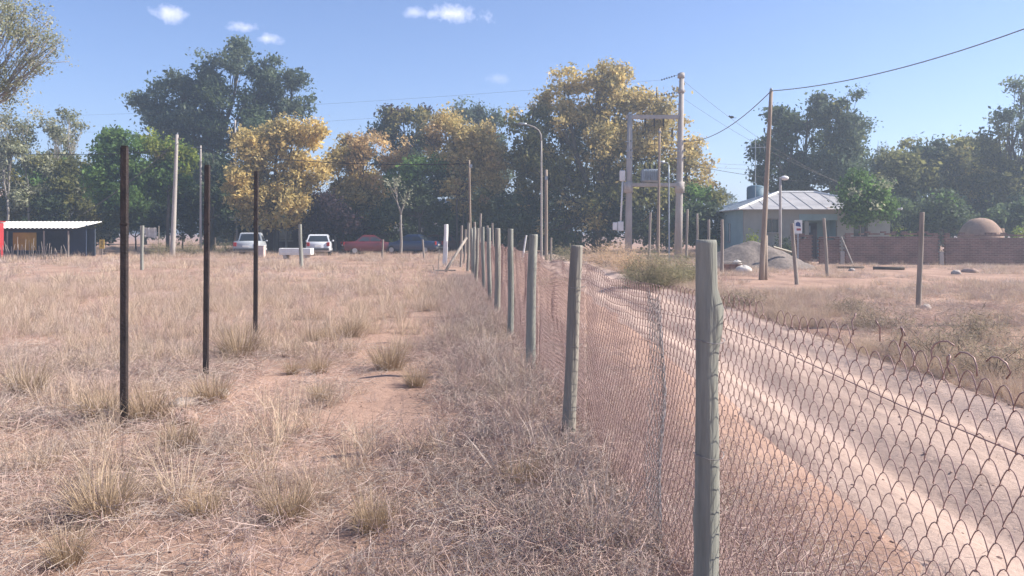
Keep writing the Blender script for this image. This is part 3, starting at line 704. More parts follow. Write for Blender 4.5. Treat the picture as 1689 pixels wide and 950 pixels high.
stake('thin crooked stake beside the dark red car', 632, 425, 395, 45, .05, 2, POSTG)
stake('thin crooked stake beside the blue car', 697, 425, 395, 45, .05, -3, POSTG)
for i, (px, top) in enumerate([(762, 372), (783, 366), (793, 352), (804, 372), (768, 378), (812, 368)]):
    stake(['leftmost far stake behind the fence corner', 'far stake just right of the fence corner pole', 'tall far stake behind the fence corner', 'far stake beside the tall one behind the fence corner', 'low far stake behind the braced corner', 'rightmost far stake behind the fence corner'][i], px, 425, top, 36 + i, .05, (-1) ** i * 2, POSTG)

def pole(name, label, px, D, top, r0, r1, m, leanpx=0, group=None, cat='pole'):
    x = gx(px, D); z0 = gz(x, D); h = gzv(top, D) - z0; lx = leanpx / FPX * D
    o = thing(name, label, cat, (x, D, z0), 0, group)
    MB().tube([(lx * t, 0, -.4 + (h + .4) * t) for t in np.linspace(0, 1, 8)], list(np.linspace(r0, r1, 8)), 12).build('shaft', m, o, True)
    return o, Vector((x + lx, D, z0 + h)), h
def insulators(o, pts, m=None):
    for p in pts:
        MB().cyl((p[0], p[1], p[2]), .035, .05, 8).cyl((p[0], p[1], p[2] + .05), .055, .03, 8).cyl((p[0], p[1], p[2] + .08), .035, .05, 8, .02).build('insulator', m or STEEL, o, True)
pA, topA, hA = pole('utility_pole', 'tall wooden pole leaning right in front of the house', 1255, 26.5, 150, .10, .06, POLEW, 17, 'wooden utility poles')
insulators(pA, [(topA.x - pA.location.x, 0, hA - .02)])
MB().tube([(.16, .02, -.3), (.17, .02, 1.5)], [.07, .065], 10).build('support_stub', POLEW, pA, True)
pB, topB, hB = pole('utility_pole', 'pale concrete pole leaning right beside the light green tree', 284, 50, 222, .17, .09, CONC, 8, 'concrete utility poles')
insulators(pB, [(topB.x - pB.location.x, .05, hB), (topB.x - pB.location.x - .12, .05, hB - .4)])
MB().box((topB.x - pB.location.x, 0, hB - .25), (.5, .06, .06)).build('crossarm', POLEW, pB)
pC, topC, hC = pole('utility_pole', 'thin grey pole left of the middle steel post', 331, 56, 240, .09, .06, CONC, 0, 'concrete utility poles')
MB().tube([(0, 0, hC - .1), (-.5, 0, hC - .15), (-.75, 0, hC - .05)], .02, 6).build('bracket', STEEL, pC)
pD, topD, hD = pole('utility_pole', 'grey pole half hidden between the tall tree and the yellow tree', 388, 66, 198, .10, .07, CONC, 0, 'concrete utility poles')
MB().box((0, 0, hD - .3), (.9, .07, .07)).build('crossarm', POLEW, pD)
pE, topE, hE = pole('utility_pole', 'thin crooked wooden pole at the corner of the fence', 777, 32.5, 264, .06, .035, POLEW, -3, 'wooden utility poles')
MB().box((0, -.08, hE - .25), (.10, .08, .14)).build('bracket', STEEL, pE)
pF, topF, hF = pole('utility_pole', 'short brown wooden pole beside the street lamp', 901, 47, 280, .10, .085, POLEW, 0, 'wooden utility poles')
MB().box((0, -.11, hF - .5), (.16, .08, .22)).build('bracket', STEEL, pF)
pG, topG, hG = pole('utility_pole', 'slim wooden pole standing between the transformer poles', 1085, 40.5, 212, .09, .05, POLEW, 3, 'wooden utility poles')
MB().box((topG.x - pG.location.x, -.08, hG - .2), (.14, .06, .1)).build('bracket', STEEL, pG)
pH, topH, hH = pole('lamp_post', 'short slim lamp pole standing in front of the house roof', 1287, 40, 292, .075, .06, CONC, 0, None, 'lamp post')
MB().ball((.22, 0, hH - .05), (.22, .14, .12)).build('lamp_head', WHITE, pH, True)
# street lamp with a curved arm
pL, topL, hL = pole('street_lamp', 'grey street lamp with a curved arm in front of the huge tree', 893, 48, 232, .075, .048, CONC, 0, None, 'street lamp')
arm = [(0, 0, hL - .05), (-.02, 0, hL + .35), (-.15, 0, hL + .62), (-.4, 0, hL + .82), (-.75, 0, hL + .95), (-.95, 0, hL + 1.0)]
MB().tube(arm, [.045, .04, .035, .032, .03, .028], 8).build('arm', CONC, pL, True)
MB().loft([[(-.9 - t * .5, s * w, hL + 1.0 + z + t * .04) for (s, z) in ((-1, 0), (-.6, .07), (.6, .07), (1, 0), (.6, -.05), (-.6, -.05))] for t, w in ((0, .05), (.25, .12), (.8, .12), (1, .06))]).build('lamp_head', STEEL, pL, True)
# small lamp beside the tall transformer pole
pM, topM, hM = pole('street_lamp', 'low thin street lamp left of the tall transformer pole', 1104, 42, 272, .05, .035, STEEL, -1, None, 'street lamp')
MB().tube([(-.03, 0, hM - .02), (-.1, 0, hM + .1), (-.3, 0, hM + .14)], .025, 6).build('arm', STEEL, pM, True)
MB().loft([[(-.25 - t * .4, s * w, hM + .14 + z) for (s, z) in ((-1, 0), (-.6, .08), (.6, .08), (1, 0), (.6, -.05), (-.6, -.05))] for t, w in ((0, .05), (.3, .11), (.85, .11), (1, .06))]).build('lamp_head', STEEL, pM, True)

# ------------------------------------------------------------------ transformer station on two concrete poles
TD = 43.0
tx0, tx1 = gx(1036, TD), gx(1121, TD)
ts = thing('transformer_station', 'pole mounted transformer between two tall concrete poles', 'transformer', ((tx0 + tx1) / 2, TD, gz(tx0, TD)))
w2 = (tx1 - tx0) / 2; zb = ts.location.z
Z = lambda py: gzv(py, TD) - zb
MB().tube([(-w2 + .1 * t, 0, -.4 + (Z(188) + .4) * t) for t in (0, .3, .6, 1)], [.21, .19, .165, .135], 12).build('pole', CONC, ts, True)
MB().tube([(w2 - .1 + .22 * t, 0, -.4 + (Z(120) + .4) * t) for t in (0, .3, .6, 1)], [.23, .20, .17, .13], 12).build('pole', CONC, ts, True)
MB().box((0.05, 0, Z(193)), (2 * w2 + .35, .16, .22), 0, .02).build('top_beam', CONC, ts)
MB().box((0, 0, Z(305)), (2 * w2 + .5, .34, .2), 0, .02).build('platform_beam', CONC, ts)
for s in (-1, 1):
    MB().tube([(s * w2, 0, Z(318)), (s * w2, 0, Z(300))], [.26, .27], 12).build('collar', CONC, ts, True)
tcx = gx(1072, TD) - ts.location.x
tank = MB().box((tcx, 0, Z(290)), (.95, .62, .72), 0, .08).build('transformer_tank', STEEL, ts)
for k in range(7):
    MB().box((tcx - .36 + k * .12, -.36, Z(290)), (.03, .12, .55), 0, .01).build('cooling_fin', STEEL, tank)
for k in range(3):
    MB().cyl((tcx - .28 + k * .28, 0, Z(290) + .35), .05, .12, 8).cyl((tcx - .28 + k * .28, 0, Z(290) + .47), .07, .03, 8).cyl((tcx - .28 + k * .28, 0, Z(290) + .5), .04, .14, 8).build('bushing', DARK, ts, True)
    MB().cyl((-w2 * .35 + k * .5, -.06, Z(193) - .5), .045, .4, 8).build('fuse', DARK, ts, True)
    MB().tube([(-w2 * .35 + k * .5, -.06, Z(193) - .5), (-w2 * .2 + k * .3, -.1, Z(250)), (tcx - .28 + k * .28, 0, Z(290) + .6)], .012, 5).build('lead_wire', CABLE, ts)
MB().box((-w2 - .32, -.05, Z(290)), (.3, .22, .58), 0, .03).build('switch_box', WHITE, ts)
MB().tube([(-w2 - .3, -.05, Z(298)), (-w2 - .42, -.05, Z(370))], .05, 8).build('conduit', WHITE, ts, True)
mtr = MB().box((-w2 - .42, -.05, Z(373)), (.3, .24, .5), 0, .02).build('meter_box', WHITE, ts)
MB().box((-w2 - .72, -.05, Z(373)), (.24, .2, .42), 0, .02).build('meter_box', WHITE, ts)
MB().box((-w2 - .3, .0, Z(380)), (.7, .05, .05)).build('bracket', STEEL, ts)
MB().tube([(-w2 + .2, .05, Z(272)), (-w2 + .35, 0, Z(288)), (-w2 + .7, 0, Z(292))], .03, 6).build('lead_wire', CABLE, ts, True)
for (py, r) in ((125, .2), (150, .19)):
    MB().tube([(w2 + .08, 0, Z(py) - .12), (w2 + .08, 0, Z(py) + .12)], [r, r * .95], 12).build('pole_band', CONC, ts, True)
ins = []
for (py, dx, dz) in ((123, -.95, -.28), (152, -.95, -.15)):
    a = Vector((w2 - .05, 0, Z(py))); b = a + Vector((dx, .1, dz)); mb = MB().tube([a, b], .012, 5)
    for t in np.linspace(.25, .95, 6):
        c = a.lerp(b, t); d = (b - a).normalized() * .03; mb.tube([c - d, c, c + d], [.02, .07, .02], 8)
    mb.build('insulator_string', DARK, ts, True); ins.append(b + ts.location)
for py in (235, 250, 262):
    for s in (-1, 1):
        MB().cyl((s * w2 + (.25 if s > 0 else .12), -.1, Z(py)), .05, .12, 8).build('insulator', DARK, ts, True)
    MB().box((w2 + .02, -.12, Z(py) + .02), (.6, .05, .05)).build('bracket', STEEL, ts)
    MB().box((-w2 + .04, -.12, Z(py) + .02), (.4, .05, .05)).build('bracket', STEEL, ts)

# ------------------------------------------------------------------ cables
def cable(label, a, b, sag, r=.012, m=CABLE, group='overhead cables', name='overhead_cable', n=26):
    a, b = Vector(a), Vector(b); mid = a
    o = MB().tube([a.lerp(b, t) - Vector((0, 0, sag * 4 * t * (1 - t))) for t in np.linspace(0, 1, n)], r, 5).build(name, m, None, True)
    return tag(o, label, 'cable', group)
tp = ts.location
endR = Vector((13.6, 13.5, 7.15))
cable('thick cable rising from the leaning wooden pole to the upper right corner', topA, endR, .62, .015, CABLEG)
rp = thing('utility_pole', 'wooden pole standing beyond the right picture edge', 'pole', (13.6, 13.5, gz(13.6, 13.5)), 0, 'wooden utility poles')
MB().tube([(0, 0, -.4), (0, 0, 4), (.02, 0, 7.3)], [.13, .11, .08], 10).build('shaft', POLEW, rp, True)
insulators(rp, [(.02, 0, 7.28)])
cable('thick cable sagging between the transformer pole and the leaning wooden pole', topA, (tp.x + w2 + .1, TD, tp.z + Z(232)), .55, .016, CABLEG)
cable('thin wire falling from the top of the transformer pole to the right', (tp.x + w2 + .1, TD, tp.z + Z(130)), (gx(1420, 46), 46, 3.9), .6, .009, CABLEG)
cable('second thin wire falling from the transformer pole to the right', (tp.x + w2 + .1, TD, tp.z + Z(160)), (gx(1425, 46), 46, 4.0), .5, .008, CABLEG)
cable('dark wire crossing low from the transformer pole to the dark spreading tree', (tp.x + w2 + .2, TD, tp.z + Z(270)), (gx(1340, 60), 60, gzv(300, 60)), .15, .014)
for i, (y1_, y2_) in enumerate([(262, 272), (268, 280)]):
    cable(['upper of two far wires right of the huge autumn tree', 'lower of two far wires right of the huge autumn tree'][i], (gx(1080, 90), 90, gzv(y1_, 90)), (gx(1420, 90), 90, gzv(y2_, 90)), .4, .014, CABLEG)
cable('upper faint line across the sky to the top of the transformer pole', ins[0], (gx(-250, 95), 95, gzv(190, 95)), .9, .006, CABLEG)
cable('lower faint line across the sky to the transformer pole', ins[1], (gx(-250, 96), 96, gzv(212, 96)), 1.2, .006, CABLEG)
cable('dark cable from the leaning concrete pole to the thin fence corner pole', (topB.x, topB.y, tp.z + gzv(236, 50)), (topE.x, topE.y, topE.z - .15), .45, .02)
cable('dark cable from the leaning concrete pole to the left picture edge', (topB.x, topB.y, gzv(248, 50)), (gx(-160, 50), 50, gzv(240, 50)), .4, .02)
cable('grey service cable falling from the leaning pole to the white roofed shed', (topB.x, topB.y, gzv(232, 50)), (gx(138, 50), 50, gzv(352, 50)), .25, .02, CABLEG)
bird = thing('bird', 'small dark bird perched on the thin wire by the thick cable', 'bird', (gx(1207, 44), 44, gzv(195, 44)))
MB().ball((0, 0, .06), (.13, .07, .075), 10, 6).build('body', DARK, bird, True)
MB().ball((-.13, 0, .11), (.05, .045, .045), 8, 5).build('head', DARK, bird, True)
MB().box((.18, 0, .02), (.16, .05, .015), 0, .004).build('tail', DARK, bird)

# ------------------------------------------------------------------ buildings
def corrugated(x0, x1, y0, y1, z0, z1, per=.18, amp=.02, th=.012, along='x'):
    """sheet between (.., y0, z0) and (.., y1, z1), corrugated across x"""
    mb = MB(); n = max(2, int((x1 - x0) / per * 4)); top, bot = [], []
    for i in range(n + 1):
        x = x0 + (x1 - x0) * i / n; w = amp * math.sin((x - x0) / per * 2 * math.pi)
        top.append([(x, y0, z0 + w), (x, y1, z1 + w)]); bot.append([(x, y0, z0 + w - th), (x, y1, z1 + w - th)])
    vs, fs = [], []
    for i in range(n + 1): vs += top[i] + bot[i]
    for i in range(n):
        a, b = i * 4, (i + 1) * 4
        fs += [(a, b, b + 1, a + 1), (a + 2, a + 3, b + 3, b + 2), (a, a + 2, b + 2, b), (a + 1, b + 1, b + 3, a + 3)]
    fs += [(0, 1, 3, 2), (n * 4, n * 4 + 2, n * 4 + 3, n * 4 + 1)]
    return mb.add(vs, fs)
# house with the hipped metal roof
HX0, HX1, HY0, HY1, EH = 13.25, 21.6, 45.0, 51.5, 2.85
hs = thing('house', 'low house with hipped grey metal roof and teal walls', 'house', (HX0, HY0, 0))
W, Dp = HX1 - HX0, HY1 - HY0
def wall_with_holes(w, h, holes, th=.2):
    """front wall slab in local XZ with rectangular openings; returns MB, faces toward -Y"""
    mb = MB(); xs = sorted({0, w, *[q for a in holes for q in (a[0], a[1])]}); zs = sorted({-.3, h, *[q for a in holes for q in (a[2], a[3])]})
    for i in range(len(xs) - 1):
        run = None
        for j in range(len(zs) - 1):
            cx, cz = (xs[i] + xs[i + 1]) / 2, (zs[j] + zs[j + 1]) / 2
            solid = not any(a[0] < cx < a[1] and a[2] < cz < a[3] for a in holes)
            if solid and run is None: run = zs[j]
            if (not solid or j == len(zs) - 2) and run is not None:
                top = zs[j + 1] if solid else zs[j]
                mb.box(((xs[i] + xs[i + 1]) / 2, th / 2, (run + top) / 2), (xs[i + 1] - xs[i], th, top - run)); run = None
    return mb
px2l = lambda px: gx(px, HY0) - HX0
win = (px2l(1264), px2l(1284), gzv(383, HY0), gzv(360, HY0))
porch = (px2l(1318), px2l(1381), -.3, 2.6)
w3 = (px2l(1408), px2l(1432), .9, 2.0)
wall_with_holes(W, EH, [win, porch, w3]).build('front_wall', PLASTER, hs)
lw = wall_with_holes(Dp, EH, [(1.2, 1.7, 1.0, 2.1), (3.4, 3.9, 1.0, 2.1)])
lwo = lw.build('side_wall', TEAL, hs); lwo.rotation_euler = (0, 0, -math.pi / 2); lwo.location = (0, Dp + .203, 0)
rw = wall_with_holes(Dp, EH, []).build('side_wall', TEAL, hs); rw.rotation_euler = (0, 0, math.pi / 2); rw.location = (W, .203, 0)
wall_with_holes(W - .41, EH - .02, []).build('back_wall', PLASTER, hs).location = (.205, Dp - .1, 0)
for k, y in enumerate((Dp + .203 - 1.45, Dp + .203 - 3.65)):
    f = MB().box((.07, y, 1.55), (.06, .5, 1.1)).build('window', GLASS, hs)
    MB().box((.03, y, 1.55), (.05, .05, 1.1)).build('frame', WHITE, f); MB().box((-.03, y, .97), (.12, .6, .06)).build('sill', CONC, f)
for a in (win, w3):
    cxw, czw = (a[0] + a[1]) / 2, (a[2] + a[3]) / 2
    f = MB().box((cxw, .12, czw), (a[1] - a[0], .03, a[3] - a[2])).build('window', GLASS, hs)
    MB().box((cxw, .09, czw), (.05, .05, a[3] - a[2])).box((cxw, .085, a[3] - .03), (a[1] - a[0], .05, .06)).build('frame', POSTG, f)
    MB().box((cxw, -.04, a[2] - .04), (a[1] - a[0] + .16, .2, .06)).build('sill', CONC, f)
# recessed teal porch with door
po = MB().box(((porch[0] + porch[1]) / 2, 1.15, 1.15), (porch[1] - porch[0] + .3, .12, 2.9)).build('porch_wall', TEAL, hs)
for x in (porch[0] - .06, porch[1] + .06):
    MB().box((x, .66, 1.15), (.1, .9, 2.9)).build('porch_side', TEAL, hs)
MB().box(((porch[0] + porch[1]) / 2, .66, 2.62), (porch[1] - porch[0], .88, .05)).build('porch_ceiling', TEAL, hs)
MB().box(((porch[0] + porch[1]) / 2, .02, 2.42), (porch[1] - porch[0], .08, .36)).build('porch_fascia', TEAL, hs)
MB().box((px2l(1331), .1, 1.1), (.22, .22, 2.2)).build('porch_pillar', PLASTER, hs)
dxa, dxb = px2l(1334), px2l(1359)
d_ = MB().box(((dxa + dxb) / 2, 1.05, 1.05), (dxb - dxa, .06, 2.1)).build('door', mat('dark_door', (.05, .055, .075), (.035, .04, .055), 3, .5), hs)
MB().box(((dxa + dxb) / 2 - .08, 1.0, 1.75), (.24, .03, .4)).build('pane', mat('door_pane', (.3, .38, .45), (.25, .32, .4), 2, .2), d_)
MB().ball((px2l(1339), .3, 2.36), (.16, .16, .09)).build('porch_lamp', WHITE, hs, True)
# hipped roof
ov = .45; z0r, zr = EH + .02, gzv(317, 48.2)
A = (-ov, -ov, z0r); B = (W + ov, -ov, z0r); C_ = (W + ov, Dp + ov, z0r); D_ = (-ov, Dp + ov, z0r)
R0, R1 = (3.1, Dp / 2, zr), (W - 3.1, Dp / 2, zr)
def slope(name, poly, m):
    vs = [Vector(p) for p in poly]; n = (vs[1] - vs[0]).cross(vs[-1] - vs[0]).normalized()
    if n.z < 0: n = -n
    k = len(vs)
    return MB().add([v for v in vs] + [v - n * .04 for v in vs], [tuple(range(k)), tuple(range(2 * k - 1, k - 1, -1))] + [(i, k + i, k + (i + 1) % k, (i + 1) % k) for i in range(k)]).build(name, m, hs)
rf = slope('roof_slope', [A, B, R1, R0], ZINC); slope('roof_slope', [B, C_, R1], ZINC); slope('roof_slope', [C_, D_, R0, R1], ZINC); rl_ = slope('roof_slope', [D_, A, R0], ZINC_SHADE)
def seam(a, b, parent, m, w=.05, h=.03):
    a, b = Vector(a), Vector(b); MB().tube([a + Vector((0, 0, h)), b + Vector((0, 0, h))], w, 5).build('roof_seam', m, parent)
for k in range(1, 11):
    x = -ov + (W + 2 * ov) * k / 11
    t = 1.0
    if x < R0[0]: t = (x + ov) / (R0[0] + ov)
    if x > R1[0]: t = (W + ov - x) / (W + ov - R1[0])
    seam((x, -ov, z0r), (x, -ov + (Dp / 2 + ov) * t, z0r + (zr - z0r) * t), rf, ZINC, .025, .012)
for k in range(1, 8):
    y = -ov + (Dp + 2 * ov) * k / 8; t = 1 - abs(y - Dp / 2) / (Dp / 2 + ov)
    seam((-ov, y, z0r), (-ov + (R0[0] + ov) * t, y, z0r + (zr - z0r) * t), rl_, ZINC_SHADE, .025, .012)
for a, b in ((A, R0), (B, R1), (R0, R1), (D_, R0), (C_, R1)):
    MB().tube([Vector(a) + Vector((0, 0, .02)), Vector(b) + Vector((0, 0, .02))], .075, 6).build('ridge_cap', WHITE, hs)
# antenna and water tank behind
an = thing('tv_antenna', 'thin television antenna left of the leaning wooden pole', 'antenna', (gx(1246, 53), 53, 0))
MB().tube([(0, 0, 0), (0, 0, gzv(228, 53))], .03, 6).build('mast', STEEL, an)
az_ = gzv(244, 53)
MB().tube([(-.75, 0, az_), (.7, 0, az_ + .05)], .018, 5).build('boom', STEEL, an)
for k in range(5):
    MB().tube([(-.6 + k * .3, -.1, az_ - .3), (-.6 + k * .3, .1, az_ + .3)], .012, 5).build('element', STEEL, an)
wt = thing('water_tank', 'blue grey water tank on a stand behind the metal roof', 'water tank', (gx(1247, 54), 54, 0))
MB().cyl((0, 0, 3.1), .62, 1.5, 20).ball((0, 0, 4.6), (.62, .62, .2), 20, 6).build('tank', mat('tank_blue', (.10, .17, .22), (.07, .13, .17), 2, .6), wt, True)
for sx in (-1, 1):
    for sy in (-1, 1): MB().box((sx * .45, sy * .45, 1.55), (.1, .1, 3.1)).build('leg', STEEL, wt)
# brick wall, unfinished, in stretches with concrete columns between
BR = bpy.data.materials.new('brick_courses'); BR.use_nodes = True; t = BR.node_tree; p_ = t.nodes['Principled BSDF']; p_.inputs['Roughness'].default_value = .92; p_.inputs['Specular IOR Level'].default_value = .1
tcb = N(t, 'ShaderNodeTexCoord'); sx_ = N(t, 'ShaderNodeSeparateXYZ'); cb = N(t, 'ShaderNodeCombineXYZ'); t.links.new(tcb.outputs['Object'], sx_.inputs[0])
adx = N(t, 'ShaderNodeMath', operation='ADD'); t.links.new(sx_.outputs[0], adx.inputs[0]); t.links.new(sx_.outputs[1], adx.inputs[1])
t.links.new(adx.outputs[0], cb.inputs[0]); t.links.new(sx_.outputs[2], cb.inputs[1])
bt = N(t, 'ShaderNodeTexBrick'); t.links.new(cb.outputs[0], bt.inputs['Vector'])
bt.inputs['Color1'].default_value = (.25, .155, .13, 1); bt.inputs['Color2'].default_value = (.175, .115, .10, 1); bt.inputs['Mortar'].default_value = (.27, .22, .195, 1)
bt.inputs['Scale'].default_value = 1; bt.inputs['Brick Width'].default_value = .26; bt.inputs['Row Height'].default_value = .085; bt.inputs['Mortar Size'].default_value = .011; bt.inputs['Bias'].default_value = .1
nb = N(t, 'ShaderNodeTexNoise'); nb.inputs['Scale'].default_value = 1.3; nb.inputs['Detail'].default_value = 6; t.links.new(tcb.outputs['Object'], nb.inputs['Vector'])
mb_ = N(t, 'ShaderNodeMix', data_type='RGBA', blend_type='MULTIPLY'); mb_.inputs['Factor'].default_value = .7
rb_ = N(t, 'ShaderNodeValToRGB'); rb_.color_ramp.elements[0].position = .3; rb_.color_ramp.elements[0].color = (.6, .58, .6, 1); rb_.color_ramp.elements[1].position = .7; rb_.color_ramp.elements[1].color = (1.25, 1.2, 1.15, 1)
t.links.new(nb.outputs[0], rb_.inputs[0]); t.links.new(bt.outputs[0], mb_.inputs['A']); t.links.new(rb_.outputs[0], mb_.inputs['B']); t.links.new(mb_.outputs['Result'], p_.inputs['Base Color'])
bpn = N(t, 'ShaderNodeBump'); bpn.inputs['Strength'].default_value = .6; bpn.inputs['Distance'].default_value = .01; bpn.invert = True; t.links.new(bt.outputs['Fac'], bpn.inputs['Height']); t.links.new(bpn.outputs[0], p_.inputs['Normal'])
WD = 37.5
bw = thing('brick_wall', 'long unfinished red brick garden wall with open column gaps', 'wall', (gx(1310, WD), WD, 0))
bx = lambda px: gx(px, WD) - bw.location.x
rw_ = random.Random(3)
def brick_panel(a, b, ht, hb=None):
    """stepped top: bricks laid course by course, ends toothed"""
    x0, x1 = bx(a), bx(b); mb = MB(); c = 0; z = -.25; mb.box(((x0 + x1) / 2, 0, ht / 2 - .2), (x1 - x0 - .16, .13, ht + .1))
    rows = int((ht + .25) / .085)
    o = mb.build('brick_panel', BR, bw)
    mb2 = MB()
    for k in range(rows + 1):
        zz = -.25 + .085 * k + .0425; tooth = .13 if k % 2 else 0
        for (xe, s) in ((x0, 1), (x1, -1)):
            w = .20 + tooth * .7; mb2.box((xe + s * (.02 + (.13 - tooth) * .5 + w / 2 - .02), 0, zz), (w, .136, .074))
    x = x0 + .2
    while x < x1 - .3:
        if rw_.random() < .75: mb2.box((x + .12, 0, ht - .118 + .085 + rw_.uniform(-.004, .004)), (.235, .134, .078), rw_.uniform(-.02, .02))
        x += .25
    x = x0 + .25
    while x < x1 - .5:
        if rw_.random() < .22: mb2.box((x + .12, 0, ht - .118 + .17), (.235, .13, .078), rw_.uniform(-.05, .05))
        x += .25
    mb2.build('loose_edge_bricks', BR, o)['kind'] = 'stuff'
    return o
brick_panel(1310, 1340, 1.42); brick_panel(1349, 1386, 1.36); brick_panel(1392, 1548, 1.52); brick_panel(1556, 1800, 1.46)
for px in (1388.5, 1552):
    MB().box((bx(px), 0, .2), (.2, .16, .9), 0, .01).build('concrete_column', CONC, bw)
for px in (1344.5, 1552):
    for s in (-.05, .05):
        MB().tube([(bx(px) + s, 0, 0), (bx(px) + s, 0, 1.7)], .006, 5).build('reinforcing_bar', WIRE, bw)
pr = tag(MB().tube([(gx(1408, 36.2), 36.2, gz(16, 36)), (gx(1390, 37.2), 37.35, 1.35)], [.04, .035], 6).build('timber_prop', POSTG), 'slanting timber prop leaning on the brick wall', 'timber')
sg_ = thing('warning_sign', 'small white sign with a dark blue emblem beside the left stake', 'sign', (gx(1316, 36.5), 36.5, 0))
MB().box((0, 0, .85), (.05, .05, 1.7)).build('sign_post', STEEL, sg_)
MB().box((0, -.04, 1.82), (.36, .02, .62), 0, .004).build('panel', WHITE, sg_)
MB().add([(-.12, -.053, 1.86), (.12, -.053, 1.82), (.09, -.053, 2.0), (-.02, -.053, 2.06), (-.12, -.053, 2.0)], [(0, 1, 2, 3, 4)]).build('emblem', mat('sign_blue', (.03, .06, .2), None, 3, .6), sg_)
MB().box((.02, -.052, 1.7), (.2, .004, .1)).build('emblem', mat('sign_red', (.4, .05, .05), None, 3, .6), sg_)
# clay oven
ov_ = thing('clay_oven', 'domed mud brick oven rising above the brick wall', 'oven', (gx(1617, 44), 44, 0))
CLAY = mat('adobe', (.36, .245, .18), (.26, .175, .135), 3, .95, .8, 14)
MB().box((0, 0, .45), (2.5, 2.2, 1.1), 0, .06).build('plinth', BR, ov_)
rings = []
for k in range(11):
    tt = k / 10 * math.pi / 2; R = 1.13 * math.cos(tt) ** .9 + .02
    rings.append([(R * math.cos(2 * math.pi * i / 28) * (1 + .02 * math.sin(i * 1.7 + k)), R * math.sin(2 * math.pi * i / 28), .98 + 1.38 * math.sin(tt) + .05 * (float(fbm(i * .7 % 19.6, k * .9, 3)) - .5)) for i in range(28)])
MB().loft(rings).build('dome', CLAY, ov_, True)
MB().tube([(1.0, 0, 1.1), (1.12, -.05, 1.5), (1.13, -.05, 1.78)], [.22, .2, .16], 10).build('flue', CLAY, ov_, True)
# gravel mound and building materials
GRAV = mat('grey_gravel', (.24, .20, .175), (.13, .11, .10), 8, .95, .9, 40)
gm = MB(); n1, n2 = 48, 22; cxm, cym = gx(1243, 34.5), 34.5
vs, fs = [], []
for j in range(n2 + 1):
    for i in range(n1):
        a = 2 * math.pi * i / n1; q = j / n2
        R = 1 + .16 * math.sin(2 * a + 1) + .08 * math.sin(5 * a)
        x, y = q * R * 2.5 * math.cos(a), q * R * 1.7 * math.sin(a)
        hgt = 1.22 * max(0, 1 - q ** 1.25) * (1 - .30 * math.exp(-((x + 1.1) ** 2 + (y + 1.0) ** 2) / .35)) + .12 * math.exp(-((x + 1.2) / .8) ** 2 - (y / .8) ** 2)
        hgt += .16 * (float(fbm(x * 2.6, y * 2.6, 4)) - .5) * (q < .98)
        vs.append((x, y, hgt - .06))
for j in range(n2):
    for i in range(n1):
        fs.append((j * n1 + i, j * n1 + (i + 1) % n1, (j + 1) * n1 + (i + 1) % n1, (j + 1) * n1 + i))
gmo = gm.add(vs, fs).build('gravel_mound', GRAV, None, True); gmo.location = (cxm, cym, 0)
tag(gmo, 'grey mound of building gravel in front of the house', 'gravel mound')
BRK = mat('loose_brick', (.34, .19, .145), (.25, .135, .11), 5, .95, .4, 30)
bme = MB().box((0, 0, 0), (.24, .12, .07), 0, .006).mesh('brick'); bme.materials.append(BRK)
bp = thing('brick_stack', 'small stack of loose bricks at the foot of the gravel mound', 'brick stack', (gx(1209, 31.5), 31.5, gz(8.8, 31.5)))
for k in range(4):
    for i in range(3):
        for s in range(2):
            b = bpy.data.objects.new('brick', bme); COL.objects.link(b); b.parent = bp
            b.location = (-.26 + i * .26 + rw_.uniform(-.015, .015), s * .14, .035 + k * .075); b.rotation_euler = (0, 0, rw_.uniform(-.12, .12))
tag(MB().box((gx(1212, 31.4), 31.5, gz(8.8, 31.5) + .36), (.95, .3, .05), .05, .006).build('plank', POSTG), 'short pale plank lying on the loose bricks', 'plank')
SACK = mat('white_sack_cloth', (.66, .62, .56), (.52, .48, .43), 6, .9, .5, 18)
def lump(label, name, x, y, d, m, cat, seed, group=None, z=None, flat=.35):
    rr = np.random.default_rng(seed); rings = []; n_, m_ = 14, 9
    for k in range(m_ + 1):
        tt = math.pi * (k + .03) / (m_ + .06) - math.pi / 2
        rings.append([(d[0] * math.cos(tt) * math.cos(2 * math.pi * i / n_) * (1 + .2 * (float(fbm(i * .6 % 8.4, k * .7, seed)) - .5) * 2), d[1] * math.cos(tt) * math.sin(2 * math.pi * i / n_) * (1 + .15 * math.sin(i * 2.1 + seed)), d[2] * (math.sin(tt) + flat) * (1 + .12 * math.sin(i * 1.3 + k + seed))) for i in range(n_)])
    o = MB().loft(rings).build(name, m, None, True); o.location = (x, y, gz(x, y) if z is None else z); o.rotation_euler = (0, 0, rr.uniform(0, 3))
    return tag(o, label, cat, group)
lump('full white sack lying beside the loose bricks', 'sack', gx(1226, 31.2), 31.2, (.34, .22, .2), SACK, 'sack', 4)
lump('smaller white sack slumped on the brick pile', 'sack', gx(1216, 31.9), 31.9, (.2, .18, .16), SACK, 'sack', 5, None, gz(9, 31.9) + .25)
beam = tag(MB().tube([(gx(1268, 34), 33.4, .95), (gx(1305, 33.8), 33.8, .72)], .05, 4).build('timber_beam', CUTW), 'pale timber beam lying on the slope of the gravel mound', 'timber')
STONE = mat('pale_stone', (.44, .385, .345), (.33, .285, .255), 5, .9, .6, 22)
STONEP = mat('pink_stone', (.40, .275, .22), (.31, .215, .175), 5, .9, .6, 22)
